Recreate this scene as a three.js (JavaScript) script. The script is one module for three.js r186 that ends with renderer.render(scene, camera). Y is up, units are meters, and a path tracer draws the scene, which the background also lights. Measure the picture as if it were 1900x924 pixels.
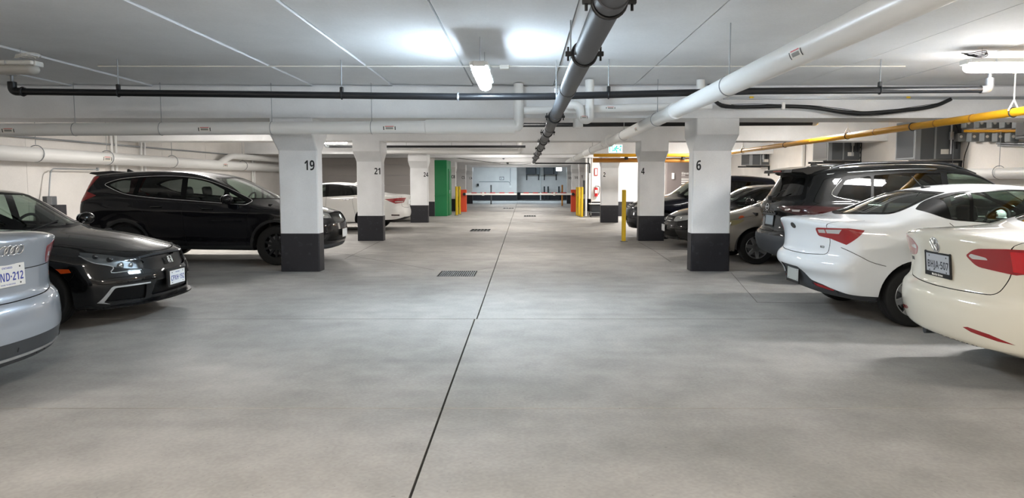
import * as THREE from 'three';
import { mergeGeometries, mergeVertices } from 'three/addons/utils/BufferGeometryUtils.js';
import { RoundedBoxGeometry } from 'three/addons/geometries/RoundedBoxGeometry.js';
import { RectAreaLightUniformsLib } from 'three/addons/lights/RectAreaLightUniformsLib.js';
import { FontLoader } from 'three/addons/loaders/FontLoader.js';
import { TextGeometry } from 'three/addons/geometries/TextGeometry.js';

// ---------------------------------------------------------------- camera, exposure, lamps
// x right, y up, the drive aisle runs away from the viewer along -z; "depth" d below means -z
const scene = new THREE.Scene();
scene.background = new THREE.Color(0x000000);
const FOCAL = 1200, EYE = 1.47, PITCH = 4.0517 * Math.PI / 180;
const camera = new THREE.PerspectiveCamera(2 * Math.atan(462 / FOCAL) * 180 / Math.PI, 1900 / 924, 0.1, 200);
camera.position.set(0, EYE, 0);
camera.rotation.x = -PITCH;
camera.setViewOffset(1900, 924, -23, 39, 1900, 924);
camera.updateProjectionMatrix();
scene.add(camera);
RectAreaLightUniformsLib.init();
const renderer = new THREE.WebGLRenderer({ antialias: true });
renderer.toneMapping = THREE.LinearToneMapping;
renderer.toneMappingExposure = 2.4;
renderer.shadowMap.enabled = true;

const COOL = [0.7, 0.86, 1.0], AMBER = [1.0, 0.925, 0.835], WARM = [1.0, 0.955, 0.9], NEUT = [1.0, 0.985, 0.965];
// strip lights: x, depth, height of the lens, along 'z' or 'x', lit, colour, strength
const LAMPS = [
  [-0.47, 7.35, 2.61, 'z', 1, COOL, 0.08, 'slim lit strip light hanging over the aisle beside the dark drain pipe'],
  [5.62, 7.5, 2.76, 'x', 1, NEUT, 1.0, 'lit strip light with coiled cable hanging above the yellow gas pipe'],
  [-6.15, 7.5, 2.74, 'x', 0, NEUT, 0, 'unlit strip light with a coil of white cable above the silver sedan'],
  [-0.47, -0.6, 2.78, 'z', 1, AMBER, 2.3, 'warm lit strip light over the aisle between the silver and cream sedans'],
  [5.6, 0.4, 2.78, 'x', 1, AMBER, 1.4, 'lit strip light over the stall beside the cream sedan'],
  [-6.0, 0.4, 2.78, 'x', 1, AMBER, 1.6, 'lit strip light over the stall beside the silver sedan'],
  [-0.47, -6.5, 2.78, 'z', 1, AMBER, 1.2, 'warm lit strip light on the ceiling near the white end wall'],
  [-6.9, 13.6, 2.86, 'x', 1, WARM, 0.85, 'lit strip light over the navy crossover'],
  [6.4, 13.6, 2.86, 'x', 1, WARM, 0.8, 'lit strip light over the beige hatchback'],
  [-0.2, 12.3, 2.88, 'x', 1, WARM, 0.4, 'lit strip light in the second bay above the aisle'],
  [-6.2, 20.6, 2.72, 'x', 1, WARM, 1.0, 'lit strip light over the white luxury sedan'],
  [6.0, 20.6, 2.86, 'x', 1, WARM, 1.0, 'lit strip light over the white sedan beside the lobby'],
  [-0.2, 20.2, 2.88, 'x', 1, WARM, 0.4, 'lit strip light in the third bay above the aisle'],
  [4.6, 26.2, 2.86, 'x', 1, WARM, 1.3, 'lit strip light close to the cream lobby wall'],
  [-1.0, 26.2, 2.84, 'x', 1, WARM, 0.45, 'lit strip light in the fourth bay above the aisle'],
  [-0.6, 30.6, 2.84, 'x', 1, WARM, 0.55, 'lit strip light just before the barrier gate'],
  [0.4, 35.6, 2.82, 'x', 1, WARM, 0.55, 'lit strip light just beyond the barrier gate'],
  [-0.6, 41.2, 2.84, 'x', 1, WARM, 0.5, 'lit strip light in the bay beyond the barrier gate'],
  [-1.8, 48.6, 2.84, 'x', 1, COOL, 0.8, 'cool lit strip light before the far grey wall'],
  [1.6, 48.6, 2.84, 'x', 1, COOL, 0.65, 'cool lit strip light before the far unit heaters'],
];
const LAMP_POWER = 92, LAMP_GLOW = 32;

// ---------------------------------------------------------------- helpers
let seed = 7;
const rnd = () => { seed = (seed * 1664525 + 1013904223) >>> 0; return seed / 4294967296; };
const V = (x, y, z) => new THREE.Vector3(x, y, z);
const PIX = Math.cos(PITCH), PIS = Math.sin(PITCH);
// a pixel of the photograph gives a direction; depth, side distance or the floor gives the place along it
function pixelRay(px, py) { const u = (px - 973) / FOCAL, v = (py - 423) / FOCAL; return [u, -v * PIX - PIS, PIX - v * PIS]; }
function atDepth(px, py, d) { const r = pixelRay(px, py), t = d / r[2]; return V(r[0] * t, EYE + r[1] * t, -d); }
function atSide(px, py, x) { const r = pixelRay(px, py), t = x / r[0]; return V(x, EYE + r[1] * t, -r[2] * t); }
function onFloor(px, py) { const r = pixelRay(px, py), t = -EYE / r[1]; return V(r[0] * t, 0, -r[2] * t); }

const taken = {};
function numbered(name) { const n = taken[name] = (taken[name] ?? -1) + 1; return n ? name + '_' + String(n).padStart(3, '0') : name; }
function mark(o) { o.traverse((m) => { if (m.isMesh) { m.castShadow = true; m.receiveShadow = true; } }); return o; }
function thing(name, label, category, pos = [0, 0, 0], turn = 0, group) {
  const o = new THREE.Group(); o.name = numbered(name); scene.add(o);
  o.position.set(...pos); o.rotation.y = turn; o.userData = { label, category };
  if (group) o.userData.group = group;
  return o;
}
function structure(name, label, category) {
  const o = new THREE.Group(); o.name = numbered(name); scene.add(o);
  o.userData = { kind: 'structure', label, category };
  return o;
}
function part(parent, name, geo, mat, label) {
  const g = Array.isArray(geo) ? join(geo) : geo;
  const m = new THREE.Mesh(g, mat); m.name = name; m.castShadow = m.receiveShadow = true;
  if (label) m.userData.label = label;
  parent.add(m); return m;
}
function plain(g) { // same attributes on all so that they merge
  let q = g.index ? g.toNonIndexed() : g;
  for (const k of Object.keys(q.attributes)) if (!['position', 'normal', 'uv'].includes(k)) q.deleteAttribute(k);
  if (!q.attributes.normal) q.computeVertexNormals();
  if (!q.attributes.uv) q.setAttribute('uv', new THREE.BufferAttribute(new Float32Array(q.attributes.position.count * 2), 2));
  return q;
}
function join(list) { return list.length === 1 ? list[0] : mergeGeometries(list.map(plain)); }
// box from low corner to high corner, uv in metres
function slab(x0, y0, z0, x1, y1, z1) {
  const g = new THREE.BoxGeometry(Math.abs(x1 - x0), Math.abs(y1 - y0), Math.abs(z1 - z0));
  g.translate((x0 + x1) / 2, (y0 + y1) / 2, (z0 + z1) / 2);
  return metreUV(g);
}
function metreUV(g, k = 1) {
  const p = g.attributes.position, n = g.attributes.normal, uv = new Float32Array(p.count * 2);
  for (let i = 0; i < p.count; i++) {
    const ax = Math.abs(n.getX(i)), ay = Math.abs(n.getY(i)), az = Math.abs(n.getZ(i));
    const [a, b] = ay >= ax && ay >= az ? [p.getX(i), p.getZ(i)] : ax >= az ? [p.getZ(i), p.getY(i)] : [p.getX(i), p.getY(i)];
    uv[i * 2] = a * k; uv[i * 2 + 1] = b * k;
  }
  g.setAttribute('uv', new THREE.BufferAttribute(uv, 2));
  return g;
}
function rbox(w, h, d, x = 0, y = 0, z = 0, r = 0.01, s = 2) { return new RoundedBoxGeometry(w, h, d, s, Math.min(r, w / 2.01, h / 2.01, d / 2.01)).translate(x, y, z); }
function rod(a, b, r, n = 10, r2 = r, open = false) { // cylinder from a to b
  const d = b.clone().sub(a), g = new THREE.CylinderGeometry(r2, r, d.length(), n, 1, open);
  g.applyQuaternion(new THREE.Quaternion().setFromUnitVectors(V(0, 1, 0), d.clone().normalize()));
  return g.translate((a.x + b.x) / 2, (a.y + b.y) / 2, (a.z + b.z) / 2);
}
class Poly extends THREE.CurvePath { }
function bentPipe(pts, r, bend = 0.15, n = 16, seg = 6) { // straight runs with rounded bends
  const c = new Poly(), P = pts.map((p) => p.clone());
  let last = P[0];
  for (let i = 1; i < P.length - 1; i++) {
    const a = P[i - 1].clone().sub(P[i]), b = P[i + 1].clone().sub(P[i]);
    const k = Math.min(bend, a.length() * 0.49, b.length() * 0.49);
    const p0 = P[i].clone().addScaledVector(a.normalize(), k), p1 = P[i].clone().addScaledVector(b.normalize(), k);
    c.add(new THREE.LineCurve3(last, p0)); c.add(new THREE.QuadraticBezierCurve3(p0, P[i], p1)); last = p1;
  }
  c.add(new THREE.LineCurve3(last, P[P.length - 1]));
  const out = [];
  for (const q of c.curves) out.push(new THREE.TubeGeometry(q, q.isLineCurve3 ? 1 : seg, r, n, false));
  return join(out);
}
function spline(pts, r, n = 8, seg = 40) { return new THREE.TubeGeometry(new THREE.CatmullRomCurve3(pts), seg, r, n, false); }
function ringAt(p, axis, r, t, n = 20, m = 8) {
  const g = new THREE.TorusGeometry(r, t, m, n);
  g.applyQuaternion(new THREE.Quaternion().setFromUnitVectors(V(0, 0, 1), axis.clone().normalize()));
  return g.translate(p.x, p.y, p.z);
}
function prism(pts, depth, bevel = 0) { // outline in x,y pushed out along z from 0 to depth
  const s = new THREE.Shape(pts.map((p) => new THREE.Vector2(p[0], p[1])));
  return new THREE.ExtrudeGeometry(s, { depth, bevelEnabled: bevel > 0, bevelSize: bevel, bevelThickness: bevel, bevelSegments: 2, steps: 1, curveSegments: 8 });
}

// ---------------------------------------------------------------- computed textures
const perm = new Uint8Array(512); { const a = [...Array(256).keys()]; for (let i = 255; i > 0; i--) { const j = Math.floor(rnd() * (i + 1)); [a[i], a[j]] = [a[j], a[i]]; } for (let i = 0; i < 512; i++) perm[i] = a[i & 255]; }
function vnoise(x, y, per) { // periodic value noise
  const xi = Math.floor(x), yi = Math.floor(y), fx = x - xi, fy = y - yi;
  const sx = fx * fx * (3 - 2 * fx), sy = fy * fy * (3 - 2 * fy);
  const w = (a) => ((a % per) + per) % per;
  const h = (a, b) => perm[(perm[w(a) & 255] + w(b)) & 511] / 255;
  const a = h(xi, yi), b = h(xi + 1, yi), c = h(xi, yi + 1), d = h(xi + 1, yi + 1);
  return a + (b - a) * sx + (c - a) * sy + (a - b - c + d) * sx * sy;
}
function fbm(u, v, per, oct, gain = 0.5) { let s = 0, a = 1, t = 0; for (let o = 0; o < oct; o++) { s += a * vnoise(u * per + o * 17, v * per + o * 31, per); t += a; a *= gain; per *= 2; } return s / t; }
function dataTex(size, fn, srgb) {
  const d = new Uint8Array(size * size * 4);
  for (let j = 0; j < size; j++) for (let i = 0; i < size; i++) {
    const c = fn(i / size, j / size), k = (j * size + i) * 4;
    d[k] = c[0]; d[k + 1] = c[1]; d[k + 2] = c[2]; d[k + 3] = 255;
  }
  const t = new THREE.DataTexture(d, size, size); t.wrapS = t.wrapT = THREE.RepeatWrapping; t.magFilter = THREE.LinearFilter; t.minFilter = THREE.LinearMipmapLinearFilter; t.generateMipmaps = true;
  if (srgb) t.colorSpace = THREE.SRGBColorSpace;
  t.needsUpdate = true; return t;
}
const clamp8 = (v) => Math.max(0, Math.min(255, Math.round(v)));
function rep(t, k) { const c = t.clone(); c.repeat.set(k, k); c.needsUpdate = true; return c; }
// trowelled concrete: soft blotches, drag marks, specks
const concreteMap = dataTex(1536, (u, v) => {
  const big = fbm(u, v, 4, 3), mid = fbm(u + 0.3, v, 12, 4), drag = fbm(u * 1 + 0.1, v * 1, 40, 2) , fine = vnoise(u * 512, v * 512, 512);
  const streak = vnoise(u * 9 + 3.3 * fbm(u, v, 5, 2), v * 60, 60);
  let g = 152 + (big - 0.5) * 24 + (mid - 0.5) * 26 + (drag - 0.5) * 16 + (streak - 0.5) * 9 + (fine - 0.5) * 11;
  const speck = vnoise(u * 700, v * 700, 700); if (speck > 0.985) g -= 45;
  return [clamp8(g * 0.995), clamp8(g * 0.975), clamp8(g * 0.945)];
}, true);
const concreteRough = dataTex(512, (u, v) => { const g = 165 + (fbm(u, v, 6, 4) - 0.5) * 70 + (vnoise(u * 200, v * 200, 200) - 0.5) * 20; return [g, clamp8(g), g]; });
const fineBump = dataTex(512, (u, v) => { const g = clamp8(128 + (fbm(u, v, 24, 4) - 0.5) * 170); return [g, g, g]; });
const paintMap = dataTex(512, (u, v) => { const g = clamp8(243 + (fbm(u, v, 5, 4) - 0.5) * 16 + (vnoise(u * 160, v * 160, 160) - 0.5) * 5); return [g, g, g]; }, true);
const scuffMap = dataTex(512, (u, v) => { const s = Math.max(0, fbm(u, v, 20, 4) - 0.66) * 110; const g = clamp8(30 + (fbm(u, v, 9, 3) - 0.5) * 8 + s); return [g, g, clamp8(g * 1.06 + 4)]; }, true);

// ---------------------------------------------------------------- materials
const std = (color, roughness = 0.6, metalness = 0, extra = {}) => new THREE.MeshStandardMaterial({ color, roughness, metalness, ...extra });
const phys = (o) => new THREE.MeshPhysicalMaterial(o);
const M = {
  floor: std(0xffffff, 1.0, 0, { map: rep(concreteMap, 1 / 7), roughnessMap: rep(concreteRough, 1 / 3) }),
  jointFill: std(0x4a4742, 0.9),
  ceiling: std(0xeef0f2, 0.75, 0, { map: rep(paintMap, 1 / 2.5), bumpMap: rep(fineBump, 1 / 0.8), bumpScale: 0.0008 }),
  wall: std(0xf6f2ed, 0.7, 0, { map: rep(paintMap, 1 / 2.2), bumpMap: rep(fineBump, 1 / 0.9), bumpScale: 0.001 }),
  column: std(0xf6f7f8, 0.55, 0, { map: rep(paintMap, 1 / 1.6), bumpMap: rep(fineBump, 1 / 0.7), bumpScale: 0.001 }),
  black: std(0xffffff, 0.5, 0, { map: rep(scuffMap, 1 / 1.5) }),
  stencil: std(0x15181c, 0.6),
  greyDoor: std(0xc4beba, 0.55),
  lobby: std(0x7b7270, 0.55),
  green: std(0x0d7a45, 0.42),
  orange: std(0xe2502c, 0.45),
  yellow: std(0xd9b21c, 0.5),
  gas: std(0xe3a51d, 0.38),
  gasBrown: std(0xb5792a, 0.45),
  pipeWhite: std(0xf1f1ef, 0.32),
  pipeDark: std(0x4b4d52, 0.52),
  pipeBlack: std(0x14161a, 0.4),
  steel: std(0xb9bcc0, 0.35, 0.8),
  galv: std(0x9fa3a7, 0.45, 0.7),
  cable: std(0x17191b, 0.55),
  cableWhite: std(0xe6e4de, 0.5),
  white: std(0xf4f2ee, 0.4),
  unitGrey: std(0x5c6063, 0.5, 0.1),
  unitDark: std(0x23272b, 0.5),
  meterGrey: std(0x7f8487, 0.5, 0.2),
  red: std(0xc21c22, 0.35),
  lampBody: std(0xd9d9d6, 0.45),
  paper: std(0xf4f1ea, 0.6),
  castIron: std(0x2f3331, 0.6, 0.5),
  hole: std(0x0b0c0d, 0.9),
  labelInk: std(0x9a9892, 0.6),
};
const font = await new FontLoader().loadAsync('fonts/droid/droid_sans_bold.typeface.json');
function words(text, size, depth = 0.002, squeeze = 1) {
  const g = new TextGeometry(text, { font, size, depth, curveSegments: 4, bevelEnabled: false });
  g.computeBoundingBox(); const b = g.boundingBox;
  g.translate(-(b.min.x + b.max.x) / 2, -(b.min.y + b.max.y) / 2, 0); g.scale(squeeze, 1, 1);
  return g;
}
function canvasTex(w, h, draw) {
  const c = document.createElement('canvas'); c.width = w; c.height = h; draw(c.getContext('2d'), w, h);
  const t = new THREE.CanvasTexture(c); t.colorSpace = THREE.SRGBColorSpace; return t;
}

// ---------------------------------------------------------------- the setting
const XL = -10, XR = 8.9, DB = -9, DF = 54, CEIL = 3.0, SOFFIT = 2.48, BASE = 0.63;
{
  const floor = structure('floor', 'grey concrete garage floor with saw-cut joints', 'floor');
  part(floor, 'base_slab', slab(XL, -0.3, -DB, XR, -0.05, -DF), M.jointFill);
  const xs = [XL, -0.535, XR], ds = [DB, -3, 1.3, 4.12, 6.88, 10.62, 13.4, 16.25, 19.9, 23.6, 28, 32.7, 38.2, 44.2, DF], g = 0.007;
  // the drains are set into openings of these panels
  const drains = [[-1.375, -0.775, 10.03, 10.66], [-1.65, -1.05, 19.3, 20.3], [-0.02, 0.5, 27.6, 28.6], [-1.2, -0.6, 36, 37]];
  for (let i = 0; i < 2; i++) for (let j = 0; j + 1 < ds.length; j++) {
    const jog = ds[j] >= 6.8 ? 0.022 : 0;
    let rects = [[xs[i] + (i ? g + jog : 0), xs[i + 1] - (i ? 0 : g - jog), ds[j] + g, ds[j + 1] - g]];
    for (const [a, b, c, d] of drains) rects = rects.flatMap(([x0, x1, d0, d1]) => {
      const A = Math.max(a, x0), B = Math.min(b, x1), C = Math.max(c, d0), D = Math.min(d, d1);
      if (A >= B || C >= D) return [[x0, x1, d0, d1]];
      return [[x0, A, d0, d1], [B, x1, d0, d1], [A, B, d0, C], [A, B, D, d1]].filter((r) => r[1] - r[0] > 1e-3 && r[3] - r[2] > 1e-3);
    });
    part(floor, 'concrete_panel', rects.map(([x0, x1, d0, d1]) => slab(x0, -0.06, -d0, x1, 0, -d1)), M.floor);
  }
  // hairline cracks filled with dark sealant, raised a hair above the slab
  const crack = (pts, w) => {
    const out = [];
    for (let i = 0; i + 1 < pts.length; i++) {
      const a = pts[i], b = pts[i + 1], L = a.distanceTo(b), q = new THREE.BoxGeometry(w, 0.0012, L);
      q.rotateY(Math.atan2(b.x - a.x, b.z - a.z)); q.translate((a.x + b.x) / 2, 0.0004, (a.z + b.z) / 2); out.push(q);
    }
    part(floor, 'floor_crack', out, M.jointFill);
  };
  crack([onFloor(1357, 506), onFloor(1380, 533), onFloor(1405, 561), onFloor(1480, 562), onFloor(1560, 563)], 0.006);
  crack([onFloor(640, 471), onFloor(672, 478), onFloor(740, 489), onFloor(806, 501)], 0.008);
  crack([onFloor(705, 448), onFloor(665, 468), onFloor(640, 480)], 0.01);
  crack([onFloor(1185, 449), onFloor(1215, 466), onFloor(1245, 486)], 0.01);
  crack([onFloor(881, 502), onFloor(912, 496)], 0.006);

  const ceiling = structure('ceiling', 'white painted concrete ceiling with formwork panel seams', 'ceiling');
  part(ceiling, 'slab', slab(XL, CEIL + 0.075, -DB, XR, CEIL + 0.3, -DF), M.ceiling);
  const beams = [[-2.6, -1.85], [10.3, 11.05], [15.95, 16.65], [23.25, 24.0], [27.8, 28.3], [32.6, 33.3], [37.9, 38.6], [44.0, 44.7]];
  let d0 = DB;
  for (const [b0, b1] of [...beams, [DF, DF]]) {
    for (let x = -10.97; x < XR; x += 1.27) {
      if (b0 === 10.3 && Math.abs(x + 4.62) < 0.05) continue; // one double board over the left stalls
      const wide = b0 === 10.3 && Math.abs(x + 5.89) < 0.05 ? 2.54 : 1.27, lo = Math.max(XL, x + 0.007), hi = Math.min(XR, x + wide - 0.007), flat = x > 0.4 ? 0 : 1, dy = (rnd() - 0.5) * 0.006;
      if (hi - lo <= 0.05) continue;
      const q = slab(lo, CEIL, -d0 + (d0 > DB ? 0.085 : 0), hi, CEIL + 0.07, -b0 - (b0 < DF ? 0.085 : 0)), v = q.attributes.position; // boards sag a little to one side, so every seam is a small step
      for (let i = 0; i < v.count; i++) if (v.getY(i) < CEIL + 0.01) v.setY(i, CEIL + dy * 0.5 + flat * (v.getX(i) < (lo + hi) / 2 ? 0.008 : -0.012));
      part(ceiling, 'ceiling_panel', q, M.ceiling);
    }
    d0 = b1;
  }
  beams.forEach(([b0, b1], i) => {
    const b = structure('trim_' + (i + 1), ['white concrete ceiling beam', 'white concrete beam behind the black lateral pipe', 'white concrete beam over columns 21 and 4', 'white concrete beam over columns 24 and 2', 'white lintel beam over the end of the first parking area', 'white concrete beam over the barrier gate', 'white concrete beam past the barrier gate', 'white concrete beam near the far wall'][i], 'beam');
    part(b, 'beam', slab(XL, i === 4 ? 2.52 : SOFFIT, -b0, XR, CEIL - 0.034, -b1), M.column);
    part(b, 'neck', slab(XL, CEIL - 0.034, -b0 - 0.09, XR, CEIL + 0.08, -b1 + 0.09), M.column); // open joint under the ceiling boards
  });

  // side walls in cast panels
  const wl = structure('wall_left', 'white painted concrete side wall behind the navy crossover', 'wall');
  const wr = structure('wall_right', 'white painted concrete side wall behind the black crossover', 'wall');
  for (let d = DB; d < DF; d += 2.45) {
    const e = Math.min(DF, d + 2.45) - 0.006;
    part(wl, 'wall_panel', slab(XL - 0.2, -0.3, -d, XL, CEIL + 0.3, -e), M.wall);
    part(wr, 'wall_panel', slab(XR, -0.3, -d, XR + 0.2, CEIL + 0.3, -e), M.wall);
  }
  part(wl, 'backing', slab(XL - 0.4, -0.3, -DB, XL - 0.2, CEIL + 0.3, -DF), M.wall);
  part(wr, 'backing', slab(XR + 0.2, -0.3, -DB, XR + 0.4, CEIL + 0.3, -DF), M.wall);
  const skirt = (name, geo) => { const b = structure(name, 'black painted band along the foot of the wall', 'baseboard'); part(b, 'painted_band', geo, M.black); };
  skirt('baseboard_left', slab(XL, 0, -DB, XL + 0.006, BASE, -27.8));
  skirt('baseboard_right', slab(XR - 0.006, 0, -DB, XR, BASE, -27.8));
  const wf = structure('wall_front', 'white painted end wall', 'wall');
  part(wf, 'wall_panel', slab(XL - 0.4, -0.3, -DB, XR + 0.4, CEIL + 0.3, -DB + 0.25), M.wall);
  // cross walls beside the barrier gate
  const wcl = structure('wall_gate_left', 'white cross wall with a grey roll-up door beside the green post', 'wall');
  part(wcl, 'wall_panel', [slab(XL, 0, -28, -8.95, CEIL, -28.2), slab(-4.72, 0, -28, -3.88, CEIL, -28.2), slab(-8.95, 2.66, -28, -4.72, CEIL, -28.2)], M.wall);
  const wcr = structure('wall_gate_right', 'brightly lit cream lobby wall with black foot', 'wall');
  part(wcr, 'wall_panel', slab(2.9, 0, -28, XR, CEIL, -28.2), M.wall);
  skirt('baseboard_gate_left', [slab(XL, 0, -27.994, -8.95, BASE, -28), slab(-4.72, 0, -27.994, -3.88, BASE, -28)]);
  skirt('baseboard_gate_right', slab(2.9, 0, -27.994, XR, BASE, -28));
  const rd = structure('door_1', 'grey sectional roll-up door behind the white luxury sedan', 'door');
  for (let k = 0; k < 6; k++) part(rd, 'door_section', slab(-8.93, 0.01 + k * 0.442, -28.04, -4.74, 0.44 + k * 0.442, -28.1), M.greyDoor);
  // far end
  const wb = structure('wall_back', 'pale blue-lit far wall with black foot', 'wall');
  part(wb, 'wall_panel', slab(XL, 0, -52.2, -0.6, CEIL, -52.5), M.wall);
  part(wb, 'wall_panel', slab(-0.6, 0, -53.6, XR, CEIL, -54), M.wall);
  part(wb, 'wall_panel', slab(XL - 0.4, -0.3, -DF, XR + 0.4, CEIL + 0.3, -DF - 0.2), M.wall);
  skirt('baseboard_back', [slab(XL, 0, -52.194, -0.6, BASE, -52.2), slab(-0.594, 0, -53.594, XR, BASE, -53.6)]);

  // numbered columns with flared heads
  const shaft = (w, h0, h1, dep) => slab(-w / 2, h0, 0, w / 2, h1, -dep);
  const W = 0.635, DEP = 0.26;
  function column(xc, d, text, tx, label, half = 0.335) {
    const c = thing('concrete_column', label, 'column', [xc, 0, -d], 0, 'numbered garage columns');
    const cham = 0.018, sec = (w, z0, z1) => [[-w / 2 + cham, z0], [w / 2 - cham, z0], [w / 2, z0 - cham], [w / 2, z1 + cham], [w / 2 - cham, z1], [-w / 2 + cham, z1], [-w / 2, z1 + cham], [-w / 2, z0 - cham]];
    const loft = (levels) => { // y, width, front z, back z
      const p = [], idx = [];
      for (const [y, w, z0, z1] of levels) for (const q of sec(w, z0, z1)) p.push(q[0], y, q[1]);
      for (let l = 0; l + 1 < levels.length; l++) for (let k = 0; k < 8; k++) { const a = l * 8 + k, b = l * 8 + (k + 1) % 8; idx.push(a, b, b + 8, a, b + 8, a + 8); }
      const cap = (l, up) => { for (let k = 1; k < 7; k++) idx.push(...(up ? [l * 8, l * 8 + k, l * 8 + k + 1] : [l * 8, l * 8 + k + 1, l * 8 + k])); };
      cap(0, false); cap(levels.length - 1, true);
      let g = new THREE.BufferGeometry(); g.setAttribute('position', new THREE.Float32BufferAttribute(p, 3)); g.setIndex(idx);
      g = g.toNonIndexed(); g.computeVertexNormals(); return metreUV(g);
    };
    part(c, 'painted_base', loft([[0, W + 0.006, 0.003, -DEP - 0.003], [BASE, W + 0.006, 0.003, -DEP - 0.003]]), M.black, 'black painted foot');
    part(c, 'shaft', loft([[BASE, W, 0, -DEP], [1.98, W, 0, -DEP]]), M.column);
    part(c, 'capital', loft([[1.98, W, 0, -DEP], [2.225, W + 0.05, 0.28, -DEP - 0.22], [SOFFIT + 0.005, W + 0.05, 0.28, -DEP - 0.22]]), M.column);
    if (text) { const t = part(c, 'number', words(text, 0.16, 0.0015, 0.72), M.stencil, 'black stencilled number ' + text); t.position.set(tx - xc, 1.745, 0.0006); }
    return c;
  }
  column(-3.69, 10.58, '19', -3.50, 'white column numbered 19 between the navy crossover and the aisle');
  column(-3.86, 16.16, '21', -3.66, 'white column numbered 21 in front of the white luxury sedan');
  column(-3.83, 23.53, '24', -3.57, 'white column numbered 24 near the green post');
  column(3.07, 10.62, '6', 2.85, 'white column numbered 6 in front of the beige hatchback');
  column(3.18, 16.16, '4', 2.95, 'white column numbered 4 beside the single yellow bollard');
  column(3.10, 23.53, '2', 2.9, 'white column numbered 2 before the lobby wall');
  column(-3.78, 32.7, 'C8', -3.59, 'white column numbered C8 behind the twin yellow bollards');
  column(-3.78, 38.2, 'C5', -3.6, 'white column numbered C5 behind the left barrier cabinet');
  column(-3.86, 44.2, 'C4', -3.65, 'white column numbered C4 beside the far green door frame');
  column(3.1, 32.9, '1', 2.92, 'white column numbered 1 beside the three yellow bollards');
  column(3.1, 38.2, 'V4', 3.05, 'white column numbered V4 behind the right barrier cabinet');
  column(3.22, 44.2, 'V3', 3.1, 'white column numbered V3 near the far wall heaters');
}

// ---------------------------------------------------------------- strip lights
const lensMat = (c, k) => new THREE.MeshStandardMaterial({ color: 0xffffff, roughness: 0.4, emissive: new THREE.Color().setRGB(...c), emissiveIntensity: LAMP_GLOW * k });
for (const [x, d, h, along, lit, col, k, label] of LAMPS) {
  const t = thing('strip_light', label, 'light', [x, h, -d], along === 'z' ? Math.PI / 2 : 0, 'ceiling strip lights');
  const L = 1.22, w = 0.15;
  part(t, 'housing', rbox(L - 0.03, 0.05, w + 0.05, 0, 0.08, 0, 0.018), M.lampBody);
  const lens = new THREE.CapsuleGeometry(w / 2, L - w - 0.02, 6, 14); lens.rotateZ(Math.PI / 2); lens.scale(1, 0.8, 1); lens.translate(0, 0.015, 0);
  part(t, 'diffuser', lens, lit ? lensMat(col, col === COOL && d < 10 ? 1.95 : x > 5 && d === 7.5 ? 0.6 : Math.min(1, 0.25 + k * 0.75)) : std(0xb9b7b2, 0.35), lit ? 'glowing white diffuser' : 'unlit milky diffuser');
  for (const s of [-1, 1]) {
    part(t, 'hanger', rod(V(s * 0.4, 0.1, 0), V(s * 0.4, CEIL - h, 0), 0.003, 6), M.galv);
    part(t, 'end_cap', rbox(0.035, 0.06, w - 0.02, s * (L / 2 - 0.012), 0.075, 0, 0.012), M.lampBody);
    part(t, 'clip', rbox(0.02, 0.04, w + 0.065, s * 0.3, 0.08, 0, 0.005), M.steel);
  }
  if (lit) {
    const a = new THREE.RectAreaLight(new THREE.Color().setRGB(...col), LAMP_POWER * k, L - 0.1, w);
    a.rotation.x = -Math.PI / 2; a.position.set(0, -0.052, 0); a.castShadow = true; t.add(a);
  }
  if (h > 2.7 && d === 7.5 && along === 'x') { // coils of slack cable over the two side fittings
    const s = x > 0 ? -1 : 1;
    for (let q = 0; q < 3; q++) {
      const pts = []; for (let i = 0; i <= 16; i++) { const a = i / 16 * Math.PI * 2; pts.push(V(s * 0.45 + Math.cos(a) * (0.11 + q * 0.012) + q * 0.02 * s, 0.15 + q * 0.014 + Math.sin(a * 2) * 0.012, Math.sin(a) * (0.06 + 0.01 * q))); }
      part(t, 'slack_cable', spline(pts, 0.0045, 6, 32), x > 0 ? M.cable : M.cableWhite);
    }
  }
}

// ---------------------------------------------------------------- pipes
function label(parent, p, axis, out, r, len = 0.16) { // printed wrap sticker: white field, red strip, black arrow ends
  const a = axis.clone().normalize(), o = out.clone().addScaledVector(a, -out.dot(a)).normalize(), x = a.clone().cross(o);
  const m = new THREE.Matrix4().makeBasis(x, a, o).setPosition(p);
  const arc = (rr, th, w, l, dy) => new THREE.CylinderGeometry(rr, rr, l, 8, 1, true, th - w / 2, w).translate(0, dy, 0).applyMatrix4(m);
  const q = part(parent, 'pipe_label', arc(r + 0.0012, 0, 0.75, len, 0), M.paper, 'white flow label with red strip and black arrow ends');
  part(q, 'red_strip', arc(r + 0.002, 0.28 * (x.y > 0 ? 1 : -1), 0.09, len * 0.7, 0), M.red);
  for (const s of [-1, 1]) part(q, 'arrow', arc(r + 0.002, 0, 0.55, len * 0.07, s * len * 0.46), M.stencil);
  part(q, 'print', arc(r + 0.002, 0, 0.3, len * 0.6, 0), M.labelInk);
}
const toEye = (p) => V(0, EYE, 0).sub(p);
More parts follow.
